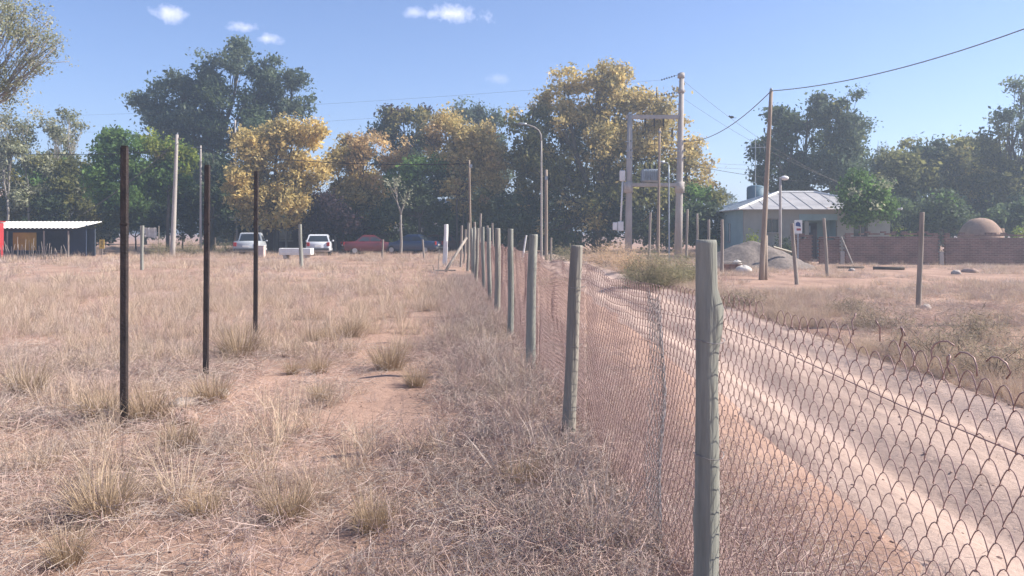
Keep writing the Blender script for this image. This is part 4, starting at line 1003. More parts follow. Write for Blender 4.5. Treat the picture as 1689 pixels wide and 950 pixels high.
for i, (px, py, d, m, lab) in enumerate([(302, 668, (.14, .09, .05), STONE, 'flat pale stone right of the nearest steel post'), (300, 692, (.17, .11, .07), STONEP, 'larger pinkish stone in front of the flat pale one'), (366, 652, (.08, .06, .05), STONE, 'small white stone at the foot of the middle steel post'),
                                         (1400, 480, (.1, .08, .05), STONE, 'small pale stone on the bare ground before the brick wall'), (1527, 512, (.12, .1, .08), STONE, 'pale stone at the foot of the pale weathered stake'), (505, 574, (.13, .09, .06), STONEP, 'brownish stone on the bare sand beyond the steel posts'),
                                         (1405, 448, (.16, .12, .09), STONE, 'pale rubble lump at the foot of the brick wall'), (1600, 449, (.34, .2, .14), STONEP, 'pinkish rubble heap at the foot of the brick wall'), (1577, 452, (.17, .14, .12), STONE, 'pale rubble lump left of the rubble heap')]):
    D = EYE * FPX / (py - HY)
    lump(lab, 'stone', gx(px, D), D, d, m, 'stone', 20 + i, 'stones lying about')
tag(MB().tube([(gx(1440, 33), 33, .06), (gx(1492, 32.6), 32.6, .08)], [.08, .07], 7).build('log', BARK, None, True), 'dark log lying in the grass before the brick wall', 'log')
tag(MB().tube([(gx(1380, 34), 34, .05), (gx(1425, 34), 34, .06)], [.05, .05], 7).build('log', BARK, None, True), 'thin dark log lying left of the thicker one', 'log')

# ------------------------------------------------------------------ left: shed, stick fence, sign, carport, houses
SD = 49.0
sh = thing('open_shed', 'low open shed with white corrugated roof at the left edge', 'shed', (gx(-140, SD), SD, 0))
sx0 = 0; sx1 = gx(166, SD + 2.5) - .3 - sh.location.x
corrugated(0, sx1 + .35, -.5, 2.6, gzv(376, SD), gzv(366, SD) + .05, .26, .035).build('roof', WHITE, sh)
MB().box((sx1 / 2, -.42, gzv(378, SD) - .05), (sx1, .06, .1)).build('roof_beam', DARK, sh)
MB().box((sx1 / 2, 2.4, .8), (sx1, .12, 2.0)).build('back_wall', mat('dark_blue_boards', (.06, .075, .10), (.04, .05, .07), 3, .8), sh)
MB().box((sx1 - .9, 1.7, .85), (1.4, .1, 1.95)).build('inner_wall', mat('blue_panel', (.03, .045, .085), (.025, .035, .06), 2, .7), sh)
for px in (18, 78, 118):
    MB().tube([(gx(px, SD) - sh.location.x, -.35, -.2), (gx(px, SD) - sh.location.x, -.35, gzv(380, SD))], .05, 8).build('shed_post', POSTG, sh)
MB().box((gx(44, SD) - sh.location.x, -.2, gzv(398, SD)), (1.45, .05, 1.1), 0, .01).build('panel', mat('ochre_board', (.36, .22, .03), (.28, .17, .03), 2, .7), sh)['label'] = 'ochre yellow panel'
rc = thing('red_kiosk', 'narrow red painted booth cut by the left picture edge', 'booth', (gx(-6, 48), 48, 0))
MB().box((0, 0, 1.0), (.55, .6, 2.3), 0, .03).build('body', mat('red_paint', (.45, .045, .05), (.36, .04, .045), 2, .5), rc)
MB().box((.2, -.32, 1.62), (.13, .04, .22)).build('panel', WHITE, rc)
MB().box((0, 0, 2.2), (.7, .75, .08), 0, .02).build('roof', mat('red_roof', (.4, .04, .04), None, 2, .6), rc)
sf = thing('stick_fence', 'row of thin pale upright sticks in front of the shed', 'fence', (gx(-150, 44), 44, 0))
r6 = random.Random(9)
for i in range(62):
    px = -150 + i * 4.2 + r6.uniform(-1.2, 1.2); x = gx(px, 44) - sf.location.x; h = r6.uniform(.75, 1.35) * (1 if px < 70 else .8)
    MB().tube([(x, r6.uniform(-.1, .1), -.2), (x + r6.uniform(-.05, .05), 0, h * .55), (x + r6.uniform(-.1, .1), r6.uniform(-.08, .08), h)], [.025, .022, .014], 5).build('stick', POSTG, sf)
MB().tube([(-.1, .05, .6), (gx(100, 44) - sf.location.x, .05, .55)], .006, 5).build('binding_wire', WIRE, sf)
ys = thing('yellow_sign', 'small yellow board standing right of the open shed', 'sign', (gx(168, 47), 47, 0))
MB().box((0, 0, .85), (.3, .03, .55), 0, .005).build('board', mat('yellow_board', (.62, .42, .10), (.5, .34, .1), 3, .6), ys)
MB().box((0, .03, .4), (.05, .04, .8)).build('post', POSTG, ys)
for k, (x, z) in enumerate(((0, .98), (.03, .86), (-.02, .74))):
    MB().box((x, -.017, z), (.12, .004, .05)).build('mark', DARK, ys)
# washing on a line
wl = thing('washing_line', 'white washing hanging on a line left of the leaning concrete pole', 'washing line', (gx(245, 54), 54, 0))
for px in (232, 262): MB().tube([(gx(px, 54) - wl.location.x, 0, -.1), (gx(px, 54) - wl.location.x, 0, 2.0)], .03, 6).build('post', POSTG, wl)
MB().tube([(gx(232, 54) - wl.location.x, 0, 1.92), (gx(247, 54) - wl.location.x, 0, 1.84), (gx(262, 54) - wl.location.x, 0, 1.92)], .008, 5).build('line', CABLE, wl)
for px, w, h in ((237, .3, .4), (245, .4, .62), (254, .36, .7)):
    x = gx(px, 54) - wl.location.x; pts = [[(x - w / 2 + w * i / 6, .03 * math.sin(i * 1.6) + dy, zz) for i in range(7)] for (zz, dy) in ((1.87, 0), (1.87 - h * .5, .02), (1.87 - h, .0))]
    back = [[(a[0], a[1] + .012, a[2]) for a in row] for row in pts]
    mb = MB(); 
    for row0, row1 in ((pts[0], pts[1]), (pts[1], pts[2])): mb.loft([row0 + back[0][::-1] if row0 is pts[0] else row0 + back[1][::-1], row1 + (back[1][::-1] if row1 is pts[1] else back[2][::-1])])
    mb.build('cloth', SACK, wl)
# brown carport / long low building
cpD = 62.0
ch = thing('carport', 'long low brown building with a white roof edge behind the cars', 'building', (gx(385, cpD), cpD, 0))
cw = gx(560, cpD) - gx(385, cpD)
MB().box((cw / 2, 1.2, 1.1), (cw, .2, 2.6)).build('wall', mat('brown_brick_wall', (.13, .08, .07), (.09, .055, .05), 3, .9), ch)
MB().box((cw / 2, -.1, gzv(362, cpD)), (cw + .4, .12, .24), 0, .02).build('roof_edge', WHITE, ch)
MB().box((cw / 2, .8, gzv(362, cpD) + .16), (cw + .4, 2.6, .08), 0, .02).build('roof', ZINC, ch)
for k in range(5): MB().box((.3 + k * (cw - .6) / 4, -.05, 1.1), (.14, .14, 2.6)).build('pillar', CONC, ch)
MB().box((gx(405, cpD) - ch.location.x, 2.4, gzv(352, cpD)), (1.6, 1.2, 1.3), 0, .03).build('upper_wall', BRK, ch)
for k in range(3):
    w_ = MB().box((1.5 + k * 2.3, 1.08, 1.35), (1.0, .06, .9)).build('window', GLASS, ch); MB().box((1.5 + k * 2.3, 1.03, .86), (1.2, .1, .08)).build('sill', CONC, w_)
# white house behind the trees
wh = thing('white_house', 'white walled house glimpsed between the trunks behind the low green tree', 'house', (gx(545, 80), 80, 0))
ww = gx(800, 80) - gx(545, 80)
MB().box((ww / 2, 2.5, 1.9), (ww, 5, 4.4)).build('wall', WHITE, wh)
for k in range(4):
    w_ = MB().box((1.6 + k * (ww - 3.2) / 3, -.02, 1.8), (1.2, .06, 1.3)).build('window', GLASS, wh); MB().box((1.6 + k * (ww - 3.2) / 3, -.06, 1.1), (1.4, .14, .08)).build('sill', CONC, w_)
corrugated(-.3, ww + .3, -.4, 2.5, 4.1, 5.0, .5, .03).build('roof', ZINC, wh)
ph_ = thing('pink_house', 'pinkish roofed house glimpsed behind the thin poplars', 'house', (gx(-60, 72), 72, 0))
pw = gx(85, 72) - gx(-60, 72)
MB().box((pw / 2, 2.5, 1.6), (pw, 5, 3.8)).build('wall', PLASTER, ph_)
corrugated(-.4, pw + .4, -.6, 2.6, gzv(338, 72), gzv(308, 72), .45, .05).build('roof', mat('pink_tile', (.48, .33, .28), (.38, .26, .22), 2, .8), ph_)
for k in range(2):
    w_ = MB().box((1.8 + k * 3.2, -.02, 1.7), (1.2, .06, 1.2)).build('window', GLASS, ph_); MB().box((1.8 + k * 3.2, -.06, 1.06), (1.4, .14, .08)).build('sill', CONC, w_)
# low yard wall closing the shade behind the cars
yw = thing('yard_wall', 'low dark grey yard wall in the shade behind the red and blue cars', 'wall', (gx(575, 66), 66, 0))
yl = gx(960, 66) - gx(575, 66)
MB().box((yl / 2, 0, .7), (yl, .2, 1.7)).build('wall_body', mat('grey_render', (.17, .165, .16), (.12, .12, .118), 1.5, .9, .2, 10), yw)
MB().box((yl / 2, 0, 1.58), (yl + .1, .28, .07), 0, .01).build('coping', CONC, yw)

# ------------------------------------------------------------------ cars
TYRE = mat('tyre', (.02, .02, .02), None, 5, .8); RIM = mat('rim', (.4, .4, .42), None, 4, .35, metal=.7); TAIL = mat('tail_lamp', (.35, .02, .02), None, 3, .25)
def car(label, px, D, rz, paint, L=4.0, Wd=1.66, kind='hatch', name='parked_car'):
    x = gx(px, D); o = thing(name, label, 'car', (x, D, gz(x, D)), rz, 'parked cars beyond the field')
    hw = Wd / 2
    def sec(y, zb, zt, w):
        return [(-w * .92, y, zb), (w * .92, y, zb), (w, y, zb + .12), (w, y, zt - .16), (w * .93, y, zt), (-w * .93, y, zt), (-w, y, zt - .16), (-w, y, zb + .12)]
    fr = L / 2; rear_h = .92 if kind != 'pickup' else .98
    body = [sec(-fr, .38, .62 if kind == 'x' else rear_h - .08, hw * .9), sec(-fr + .12, .28, rear_h, hw * .97), sec(-fr + .8, .24, rear_h + .02, hw), sec(0, .22, .95, hw), sec(fr - 1.2, .24, .92, hw), sec(fr - .35, .26, .78, hw * .96), sec(fr - .06, .32, .68, hw * .88), sec(fr, .38, .6, hw * .82)]
    MB().loft(body).build('body', paint, o, True)
    if kind == 'pickup': cy0, cy1, ty0, ty1, zt = -.35, fr - 1.1, -.25, fr - 1.75, 1.55
    elif kind == 'sedan': cy0, cy1, ty0, ty1, zt = -fr + .75, fr - 1.15, -fr + 1.35, fr - 1.85, 1.40
    else: cy0, cy1, ty0, ty1, zt = -fr + .1, fr - 1.1, -fr + .5, fr - 1.75, 1.42
    zb = .90; tw = hw * .76; bw_ = hw * .94
    MB().loft([[(-bw_, cy0, zb), (bw_, cy0, zb), (bw_, cy1, zb), (-bw_, cy1, zb)], [(-tw - .02, ty0, zt - .05), (tw + .02, ty0, zt - .05), (tw + .02, ty1, zt - .05), (-tw - .02, ty1, zt - .05)], [(-tw * .9, ty0 + .1, zt), (tw * .9, ty0 + .1, zt), (tw * .9, ty1 - .1, zt), (-tw * .9, ty1 - .1, zt)]]).build('cabin', paint, o)
    def pane(nm, a, b, c, d, off):
        P = [Vector(q) for q in (a, b, c, d)]; off = Vector(off)
        return MB().add([q + off for q in P] + [q - off * .5 for q in P], [(0, 1, 2, 3), (7, 6, 5, 4), (0, 4, 5, 1), (1, 5, 6, 2), (2, 6, 7, 3), (3, 7, 4, 0)]).build(nm, GLASS, o)
    lerp = lambda a, b, t: a + (b - a) * t
    z1, z2 = zb + .05, zt - .1
    f1, f2 = (z1 - zb) / (zt - .05 - zb), (z2 - zb) / (zt - .05 - zb)
    for nm, ya, yb, s in (('rear_window', cy0, ty0, -1), ('windscreen', cy1, ty1, 1)):
        pane(nm, (-lerp(bw_, tw, f1) * .9, lerp(ya, yb, f1), z1), (lerp(bw_, tw, f1) * .9, lerp(ya, yb, f1), z1), (lerp(bw_, tw, f2) * .86, lerp(ya, yb, f2), z2), (-lerp(bw_, tw, f2) * .86, lerp(ya, yb, f2), z2), (0, s * .015, .005))
    for s in (-1, 1):
        ym = lerp(cy0, cy1, .5)
        for (ya, yb, ua, ub) in ((lerp(cy0, cy1, .1), ym - .04, lerp(ty0, ty1, .05), ym - .04), (ym + .04, lerp(cy0, cy1, .9), ym + .04, lerp(ty0, ty1, .95))):
            pane('side_window', (s * lerp(bw_, tw, f1), ya, z1), (s * lerp(bw_, tw, f1), yb, z1), (s * lerp(bw_, tw, f2), ub, z2), (s * lerp(bw_, tw, f2), ua, z2), (s * .015, 0, 0))
        MB().box((s * hw * .8, -fr + .01, .78), (.2, .08, .26), 0, .02).build('tail_light', TAIL, o)
        MB().box((s * hw * .66, fr - .05, .6), (.28, .1, .14), 0, .03).build('headlight', WHITE, o)
        MB().box((s * (hw + .08), cy1 - .35, .98), (.14, .08, .11), 0, .03).build('mirror', paint, o)
        for yy in (-fr + .75, fr - .78):
            wv = MB().tube([(s * (hw - .2), yy, .3), (s * (hw - .01), yy, .3)], [.3, .3], 18).build('wheel', TYRE, o)
            MB().tube([(s * (hw - .03), yy, .3), (s * (hw + .005), yy, .3)], [.19, .17], 14).build('rim', RIM, wv)
    MB().box((0, -fr - .02, .45), (Wd * .88, .12, .16), 0, .03).build('bumper', mat('bumper', (.08, .08, .085), None, 3, .6) if 'bumper' not in bpy.data.materials else bpy.data.materials['bumper'], o)
    MB().box((0, -fr - .01, .66), (.42, .02, .12)).build('number_plate', WHITE, o)
    return o
PW = mat('white_car_paint', (.62, .64, .66), (.58, .6, .62), 1, .25, spec=.6); PS = mat('silver_car_paint', (.42, .45, .47), (.38, .4, .43), 1, .3, spec=.6)
PR = mat('dark_red_car_paint', (.11, .018, .024), (.09, .016, .02), 1, .25, spec=.6); PB = mat('blue_car_paint', (.022, .04, .10), (.018, .034, .08), 1, .25, spec=.6); PBR = mat('brown_car_paint', (.16, .07, .05), (.13, .06, .045), 1, .4)
car('white hatchback seen from behind in front of the purple leaved tree', 527, 53.5, math.radians(11), PW, 3.8, 1.6, 'hatch')
car('silver white pickup half hidden behind the farthest steel post', 414, 54, math.radians(10), PS, 4.6, 1.7, 'pickup')
car('dark red car in the shade left of the small bare tree', 612, 57, math.radians(-70), PR, 4.1, 1.66, 'sedan')
car('blue car in the shade right of the small bare tree', 680, 57, math.radians(75), PB, 4.1, 1.66, 'sedan')
car('brown car deep in the shade left of the white gate post', 715, 61, math.radians(85), PBR, 3.9, 1.62, 'hatch')
tg_ = thing('concrete_trough', 'long low white trough lying in the grass before the hatchback', 'trough', (gx(489, 46), 46, gz(-12.5, 46)))
MB().box((0, 0, .3), (1.85, .7, .12), 0, .02).box((0, -.33, .48), (1.85, .08, .3), 0, .02).box((0, .33, .48), (1.85, .08, .3), 0, .02).build('basin', WHITE, tg_)
for s in (-1, 1):
    MB().box((s * .89, 0, .48), (.08, .58, .3), 0, .02).build('end_wall', WHITE, tg_); MB().box((s * .6, 0, .08), (.2, .6, .33)).build('foot', CONC, tg_)
cr = thing('white_crate', 'pale pink box at the right side of the silver pickup', 'box', (gx(431, 47.5), 47.5, gz(-15, 47.5)))
MB().box((0, 0, .36), (.42, .4, .74), 0, .02).build('body', mat('pale_pink_paint', (.62, .5, .45), (.52, .42, .38), 3, .8), cr); MB().box((0, 0, .745), (.46, .44, .03), 0, .008).build('lid', WHITE, cr)

# ------------------------------------------------------------------ dry grass
PROTO = bpy.data.collections.new('grass_prototypes')
def tuft(nm, nb, h, spread, lean, width, m, seed, curl=.5, base=.03, prof=(1, .85, .55, .12)):
    r = np.random.default_rng(seed + 900)
    V, Q, Tn = [], [], []
    az_ = r.uniform(0, 2 * math.pi, nb); rad = base * np.sqrt(r.uniform(0, 1, nb)); ln = np.abs(r.normal(lean, lean * .5, nb)); hh = h * r.uniform(.45, 1.1, nb)
    bx_ = rad * np.cos(az_ + r.normal(0, .7, nb)); by_ = rad * np.sin(az_ + r.normal(0, .7, nb))
    bend = r.normal(curl, .3, nb); twist = r.uniform(0, math.pi, nb)
    lev = np.array([0, .4, .75, 1.0])
    P = []
    for t_ in lev:
        a = ln * (1 + bend * t_)
        d = hh * t_
        P.append(np.stack([bx_ + np.cos(az_) * d * np.sin(a) * spread, by_ + np.sin(az_) * d * np.sin(a) * spread, d * np.cos(a) - .015], -1))
    side = np.stack([np.cos(twist), np.sin(twist), np.zeros(nb)], -1)
    rows = []
    for k, w in enumerate(prof):
        rows += [P[k] - side * width * w * .5, P[k] + side * width * w * .5]
    V = np.stack(rows, 1)                                  # nb, 8, 3
    b = (np.arange(nb) * 8)[:, None]
    Q = np.concatenate([b + np.array([0, 1, 3, 2]), b + np.array([2, 3, 5, 4]), b + np.array([4, 5, 7, 6])], 0)
    me = mesh_np(nm, V, Q); tv = r.uniform(0, 1, nb); point_color(me, 'tint', np.repeat(np.stack([tv, tv, tv], -1), 8, 0))
    me.materials.append(m)
    return me
def twiggy(nm, ns, h, rad, m, seed, w=.0024):
    """a wiry weed: forked thin stems"""
    r = np.random.default_rng(seed + 40); mb = MB()
    def go(p, d, L, w_, dep):
        q = [p]
        for k in range(3):
            d = d + r.normal(0, .28, 3); d[2] += .12; d /= np.linalg.norm(d); q.append(q[-1] + d * L / 3)
        mb.tube(q, [w_, w_ * .85, w_ * .7, w_ * .5], 3, False)
        if dep:
            for k in range(r.integers(2, 4)): go(q[r.integers(1, 4)], d + r.normal(0, .6, 3), L * r.uniform(.4, .7), w_ * .65, dep - 1)
    for i in range(ns):
        a = r.uniform(0, 2 * math.pi); go(np.array([rad * .15 * math.cos(a), rad * .15 * math.sin(a), -.01]), np.array([math.cos(a) * rad / h, math.sin(a) * rad / h, 1.0]), h * r.uniform(.5, .8), w, 2)
    me = mb.mesh(nm); point_color(me, 'tint', np.repeat(r.uniform(0, 1, (len(me.vertices), 1)), 3, 1)); me.materials.append(m); return me
def litter(nm, n, R, m, seed):
    r = np.random.default_rng(seed + 77); mb = MB()
    for i in range(n):
        x, y, a, L = r.normal(0, R), r.normal(0, R), r.uniform(0, 6.28), r.uniform(.06, .24)
        z = abs(r.normal(0, .025)); c = r.normal(0, .5)
        mb.tube([(x, y, z), (x + L * .5 * math.cos(a), y + L * .5 * math.sin(a), z + r.uniform(0, .05)), (x + L * math.cos(a + c * .5), y + L * math.sin(a + c * .5), max(.002, z + r.normal(0, .03)))], [.0014, .0013, .0009], 3, False)
    me = mb.mesh(nm); point_color(me, 'tint', np.repeat(r.uniform(0, 1, (len(me.vertices), 1)), 3, 1)); me.materials.append(m); return me
PR_ = []
def proto(me):
    o = bpy.data.objects.new('p%02d' % len(PR_), me); PROTO.objects.link(o); PR_.append(o); return len(PR_) - 1
fine = [proto(tuft('fine', 46, .24, 1, .55, .0034, STRAW, i, .7, .07)) for i in range(4)]
tall = [proto(tuft('tall', 70, .40, 1, .36, .0038, STRAW, 10 + i, .5, .08)) for i in range(4)]
grey = [proto(tuft('grey', 46, .26, 1, .7, .0032, STRAWG, 20 + i, .9, .10)) for i in range(3)]
red = [proto(tuft('red', 50, .26, 1, .6, .0034, STRAWD, 30 + i, .8, .10)) for i in range(3)]
twg = [proto(twiggy('twig', 7, .34, .22, STRAWG, i)) for i in range(4)]
twr = [proto(twiggy('twigr', 8, .36, .22, STRAWD, 10 + i)) for i in range(4)]
lit = [proto(litter('litter', 46, .17, STRAWG if i % 2 else STRAWD, i)) for i in range(4)]
farm = [proto(tuft('far', 56, .40, 1, .5, .011, STRAW, 50 + i, .6, .3)) for i in range(4)]
farg = [proto(tuft('farg', 56, .36, 1, .6, .011, STRAWG if i else STRAWD, 60 + i, .6, .3)) for i in range(3)]
plume = [proto(tuft('plume', 11, .48, 1, .30, .0022, STRAWG, 70 + i, .9, .07, (.7, .6, 2.2, .6))) for i in range(3)]
PROTO_NAMES = [o.name for o in PR_]
order = np.argsort(np.argsort(PROTO_NAMES))               # collection info sorts by name

def bare(x, y):
    """0..1, how bare the sand is"""
    b = np.zeros_like(x)
    for (px, py, rx, ry, k) in ((610, 600, 1.15, 1.5, 1), (560, 640, 1.1, 1.3, 1), (650, 690, .75, .8, .95), (470, 690, 1.0, .55, .7), (560, 745, .7, .4, .5), (250, 930, 1.0, .45, .75), (420, 900, .8, .5, .6), (60, 900, .6, .4, .6), (690, 910, .5, .3, .5), (640, 575, 1.0, 1.3, .8), (30, 570, 1.0, .6, .6), (120, 730, .8, .4, .6), (700, 830, .5, .35, .3)):
        D = EYE * FPX / (py - HY); cx = gx(px, D)
        b = np.maximum(b, np.minimum(1, 1.6 * k * np.exp(-(((x - cx) / (rx * 1.15)) ** 2 + ((y - D) / (ry * 1.15)) ** 2) ** 1.5)))
    return b * smooth(.22, .46, fbm(x * 1.1 + 7, y * .8, 70, 3))
def sample(n, d0, d1, lo, hi, pw=1.0):
    y = d0 + (d1 - d0) * RNG.uniform(0, 1, n) ** pw
    return RNG.uniform(lo, hi, n) * y, y
PTS, ROT, SCL, IDX = [], [], [], []
def put(x, y, ids, smin, smax, tilt=.12, dz=0.0):
    n = len(x)
    if not n: return
    z = ground_z(x, y) + dz
    PTS.append(np.stack([x, y, z], -1)); ROT.append(np.stack([RNG.normal(0, tilt, n), RNG.normal(0, tilt, n), RNG.uniform(0, 6.283, n)], -1))
    SCL.append(RNG.uniform(smin, smax, n)); IDX.append(order[RNG.choice(ids, n)])
def fence_x(y): return FA + FB * y
def keep_clear(x, y): return np.abs(x - road_c(y)) > ROAD_HW * (.93 + .3 * (vnoise(y * .8, x * 0, 6) - .5))
FL, FR = -.86, .86
# left field, near
def left_layer(n, d0, d1, ids, smin, smax, pw, patch, thr, s, kb=1.0, tilt=.15):
    x, y = sample(n, d0, d1, FL, .4, pw)
    x = x - (x < 0) * (x / (FL * y)) * 1.2
    f = fbm(x * patch, y * patch, s, 3)
    ok = (x < fence_x(y) - .02) & (f > thr) & (RNG.uniform(0, 1, n) > bare(x, y) * kb)
    put(x[ok], y[ok], ids, smin, smax, tilt)
left_layer(2500, 2.3, 11, lit, .7, 1.3, .75, .8, .3, 3, .8)
left_layer(5200, 2.3, 13, fine + grey, .3, .8, .8, 1.3, .48, 11, .98)
left_layer(1500, 2.3, 6, fine + grey + red + twg, .35, .85, 1, 1.1, .44, 19, .8)
left_layer(2600, 2.3, 13, fine + grey + red, .5, 1.0, .72, .7, .5, 17, .98)
left_layer(1800, 2.3, 14, twg + twg + twr, .4, .9, .8, .9, .5, 14, .98)
left_layer(2600, 4.5, 22, tall, .55, 1.1, .7, .6, .50, 21, 1)
left_layer(4200, 8, 26, fine + tall + grey, .5, 1.0, .7, .9, .48, 22, 1)
left_layer(4200, 7, 26, twg + red + twr, .55, 1.0, .7, .5, .45, 27, 1)
left_layer(14000, 18, 80, farm + farg, .3, 1.0, .68, .6, .47, 24, 1)
left_layer(2600, 14, 80, farm, .8, 1.35, .7, .25, .55, 28, 1)
# denser weeds hugging both feet of the fence
n = 2700; y = 2.0 + 24 * RNG.uniform(0, 1, n) ** .8; x = fence_x(y) - np.abs(RNG.normal(0, .45, n)) - .01; ok = (fbm(x, y * .7, 33, 3) > .33)
put(x[ok], y[ok], twr + red + twg + grey, .45, 1.0)
n = 900; y = 2.6 + 12 * RNG.uniform(0, 1, n); x = fence_x(y) - np.abs(RNG.normal(0, .35, n)) - .02; put(x, y, lit, .8, 1.4)
n = 4200; y = .8 + 26 * RNG.uniform(0, 1, n) ** .8; x = fence_x(y) + np.abs(RNG.normal(.05, .42, n)) + .03; ok = keep_clear(x, y) & (fbm(x * .9, y * .6, 36, 3) > .36)
put(x[ok], y[ok], red + twr + red + fine, .4, .9)
n = 1500; y = .8 + 14 * RNG.uniform(0, 1, n); x = fence_x(y) + np.abs(RNG.normal(.1, .4, n)) + .02; ok = keep_clear(x, y); put(x[ok], y[ok], lit, .7, 1.2)
left_layer(300, 3.2, 20, plume, .6, 1.1, .8, .8, .52, 29, 1)
n = 150; y = 3.5 + 14 * RNG.uniform(0, 1, n); x = fence_x(y) - np.abs(RNG.normal(.15, .4, n)) - .05; ok = fbm(x, y * .6, 38, 3) > .48; put(x[ok], y[ok], plume, .55, 1.0)
left_layer(700, 4, 24, tall + red, .9, 1.25, .7, .5, .58, 23, 1)
# right of the track
def right_layer(n, d0, d1, ids, smin, smax, pw, patch, thr, s):
    x, y = sample(n, d0, d1, -.1, FR + .05, pw)
    ok = (x > road_c(y)) & keep_clear(x, y) & (fbm(x * patch, y * patch, s, 3) > thr)
    put(x[ok], y[ok], ids, smin, smax)
n = 2600; y = 3 + 24 * RNG.uniform(0, 1, n); x = road_c(y) + ROAD_HW - .1 + np.abs(RNG.normal(0, .5, n)); ok = fbm(x * .8, y * .8, 47, 3) > .42; put(x[ok], y[ok], fine + tall + grey + red, .35, .85)
right_layer(3600, 5, 20, fine + grey + red + twg, .4, .9, .7, .6, .47, 41)
right_layer(1500, 5, 22, tall, .5, .95, .7, .4, .53, 42)
right_layer(1500, 5, 22, lit, .8, 1.3, .7, .5, .4, 43)
right_layer(3600, 17, 37, farm + farg, .35, .75, .8, .25, .50, 44)
right_layer(1800, 37, 66, farm + farg, .5, 1.0, .8, .2, .4, 45)
x, y = sample(2500, 22, 70, -.1, .3, .8); ok = (x > fence_x(y) + .3) & keep_clear(x, y) & (fbm(x * .25, y * .25, 51, 3) > .47); put(x[ok], y[ok], farm + farg, .5, 1.0)
# a little debris in the crown of the track
n = 260; y = 2.5 + 20 * RNG.uniform(0, 1, n); x = road_c(y) + RNG.normal(0, .22, n); ok = fbm(x, y * .6, 61, 3) > .52; put(x[ok], y[ok], lit + fine, .3, .6)

n = 2600; y = 1.8 + 16 * RNG.uniform(0, 1, n) ** .8; x = road_c(y) + RNG.uniform(-1.7, 1.7, n); PEB = (x, y)
PTS, ROT, SCL, IDX = np.concatenate(PTS), np.concatenate(ROT), np.concatenate(SCL), np.concatenate(IDX)
gme = bpy.data.meshes.new('dry_grass'); gme.vertices.add(len(PTS)); gme.vertices.foreach_set('co', PTS.astype(np.float32).ravel())
for nm, tp_, dat, key in (('rot', 'FLOAT_VECTOR', ROT, 'vector'), ('scl', 'FLOAT', SCL, 'value'), ('pick', 'INT', IDX, 'value')):
    a = gme.attributes.new(nm, tp_, 'POINT'); a.data.foreach_set(key, np.ascontiguousarray(dat, dtype=np.int32 if tp_ == 'INT' else np.float32).ravel())
grass = finish('dry_grass', gme)
tag(grass, 'dry straw coloured grass and wiry weeds covering the field', 'grass', None, 'stuff')
ng = bpy.data.node_groups.new('scatter_grass', 'GeometryNodeTree')
ng.interface.new_socket('Geometry', in_out='INPUT', socket_type='NodeSocketGeometry'); ng.interface.new_socket('Geometry', in_out='OUTPUT', socket_type='NodeSocketGeometry')
gi = ng.nodes.new('NodeGroupInput'); go_ = ng.nodes.new('NodeGroupOutput'); iop = ng.nodes.new('GeometryNodeInstanceOnPoints'); ci = ng.nodes.new('GeometryNodeCollectionInfo')
ci.inputs['Collection'].default_value = PROTO; ci.inputs['Separate Children'].default_value = True; ci.inputs['Reset Children'].default_value = True
iop.inputs['Pick Instance'].default_value = True
def named(nm, tp_):
    n_ = ng.nodes.new('GeometryNodeInputNamedAttribute'); n_.data_type = tp_; n_.inputs['Name'].default_value = nm; return n_.outputs[0]
e2r = ng.nodes.new('FunctionNodeEulerToRotation')
ng.links.new(named('rot', 'FLOAT_VECTOR'), e2r.inputs[0]); ng.links.new(e2r.outputs[0], iop.inputs['Rotation'])
ng.links.new(named('scl', 'FLOAT'), iop.inputs['Scale']); ng.links.new(named('pick', 'INT'), iop.inputs['Instance Index'])
ng.links.new(gi.outputs[0], iop.inputs['Points']); ng.links.new(ci.outputs[0], iop.inputs['Instance']); ng.links.new(iop.outputs[0], go_.inputs[0])
md = grass.modifiers.new('scatter', 'NODES'); md.node_group = ng

# pebbles and clods on the track and the bare sand
pv, pq = [], []
def pebbles(name, label, x, y, zf, rmin, rmax, m):
    n_ = len(x); r = RNG; z = zf(x, y); R0_ = rmin * (rmax / rmin) ** (r.uniform(0, 1, n_) ** 2.2)
    ico = np.array([[0, 0, 1], [.9, 0, .3], [.28, .85, .35], [-.72, .53, .3], [-.72, -.53, .3], [.28, -.85, .35], [0, 0, -.5]], float)
    tri = np.array([[0, 1, 2], [0, 2, 3], [0, 3, 4], [0, 4, 5], [0, 5, 1], [6, 2, 1], [6, 3, 2], [6, 4, 3], [6, 5, 4], [6, 1, 5]])
    v = ico[None] * r.uniform(.6, 1.3, (n_, 7, 1)) * R0_[:, None, None] * np.array([1, 1, .65])
    a = r.uniform(0, 6.283, n_); c_, s_ = np.cos(a)[:, None], np.sin(a)[:, None]
    v = np.stack([v[..., 0] * c_ - v[..., 1] * s_ + x[:, None], v[..., 0] * s_ + v[..., 1] * c_ + y[:, None], v[..., 2] + z[:, None] + .001], -1)
    q = (tri[None] + (np.arange(n_) * 7)[:, None, None]).reshape(-1, 3)
    return tag(finish(name, mesh_np(name, v, q), m), label, 'pebbles', None, 'stuff')
pebbles('road_pebbles', 'small pebbles and clods scattered over the sandy track', PEB[0], PEB[1], lambda x, y: ground_z(x, y, True), .003, .022, STONEP)
n = 3000; y = 2.4 + 11 * RNG.uniform(0, 1, n); x = RNG.uniform(FL, .2, n) * y; ok = (x < fence_x(y)) ; pebbles('field_pebbles', 'small clods and pebbles on the sand of the field', x[ok], y[ok], ground_z, .003, .018, STONEP)

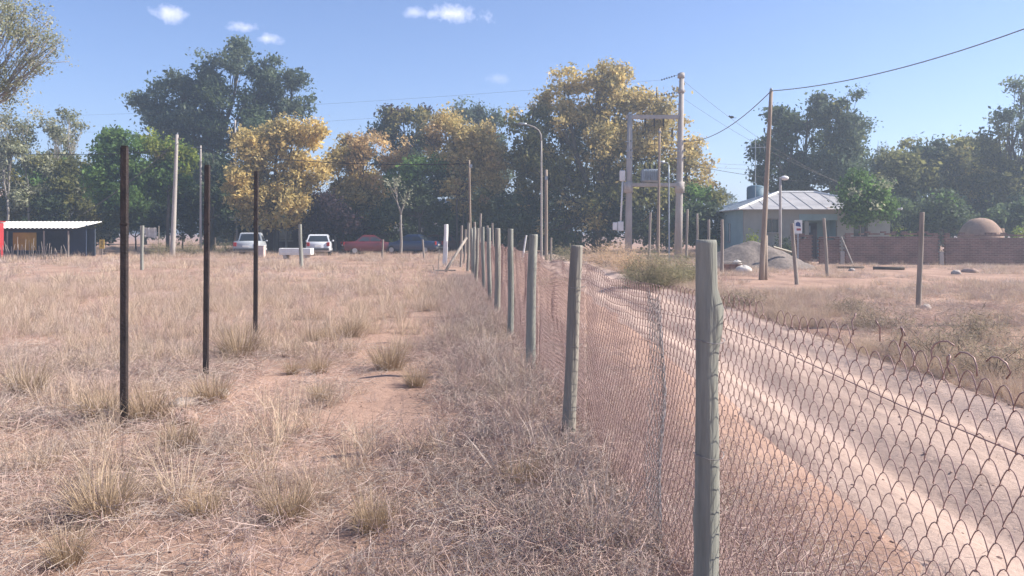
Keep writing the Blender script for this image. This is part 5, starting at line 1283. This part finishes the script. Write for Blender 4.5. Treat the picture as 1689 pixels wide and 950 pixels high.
# tussocks that stand alone
TB = [tuft('tussock', 480, .30, 1, .42, .0032, TUSS, 300 + i, .45, .085) for i in range(4)]
TS = [(531, 662, .62, 'round straw tussock alone in the middle of the bare sand'), (686, 640, .75, 'round straw tussock at the right end of the bare sand'), (483, 616, .55, 'small round tussock at the upper left of the bare sand'), (527, 617, .65, 'tussock beside the small one at the upper bare sand'),
      (518, 560, .7, 'tussock left of the dark clump beyond the bare sand'), (545, 562, .85, 'dark based clump beyond the bare sand'), (580, 555, .95, 'wide straw clump right of the dark one beyond the bare sand'), (640, 612, 1.15, 'broad straw tussock behind the right end of the bare sand'),
      (245, 695, 1.0, 'yellowish tussock at the right foot of the nearest steel post'), (350, 662, .95, 'yellow tussock at the foot of the middle steel post'), (395, 590, 1.5, 'large pale tussock right of the middle steel post'), (170, 850, 1.0, 'large fine tussock in the lower left corner'),
      (110, 918, .62, 'small golden tussock at the bottom left'), (295, 745, .85, 'brownish tussock below the pinkish stone'), (335, 845, .6, 'small pale tussock right of the large fine one'), (475, 855, .8, 'straw tussock in the lower middle of the field'),
      (615, 880, .7, 'small golden tussock in the lower middle right'), (160, 690, .9, 'tussock left of the nearest steel post'), (870, 815, .75, 'dark based tussock before the second fence post'), (45, 650, 1.1, 'tall straw tussock near the left edge')]
for i, (px, py, s, lab) in enumerate(TS):
    D = EYE * FPX / (py - HY); x = gx(px, D)
    o = bpy.data.objects.new('grass_tussock', TB[i % 4]); COL.objects.link(o); o.location = (x, D, gz(x, D)); s *= 1.2; o.scale = (s, s, s); o.rotation_euler = (0, 0, i * 1.7)
    tag(o, lab, 'tussock', 'straw tussocks in the field')

# ------------------------------------------------------------------ thin haze over the whole place
hz = MB().box((0, 300, 10.5), (1300, 740, 25)).build('haze', None)
hm = bpy.data.materials.new('haze_air'); hm.use_nodes = True; t = hm.node_tree; t.nodes.clear()
ho = N(t, 'ShaderNodeOutputMaterial'); hv = N(t, 'ShaderNodeVolumePrincipled'); hv.inputs['Color'].default_value = (.72, .85, 1, 1); hv.inputs['Density'].default_value = .0025; hv.inputs['Anisotropy'].default_value = .35
t.links.new(hv.outputs[0], ho.inputs['Volume']); hz.data.materials.append(hm)
hz['kind'] = 'stuff'; hz['label'] = 'thin bluish haze in the air over the field'; hz['category'] = 'haze'
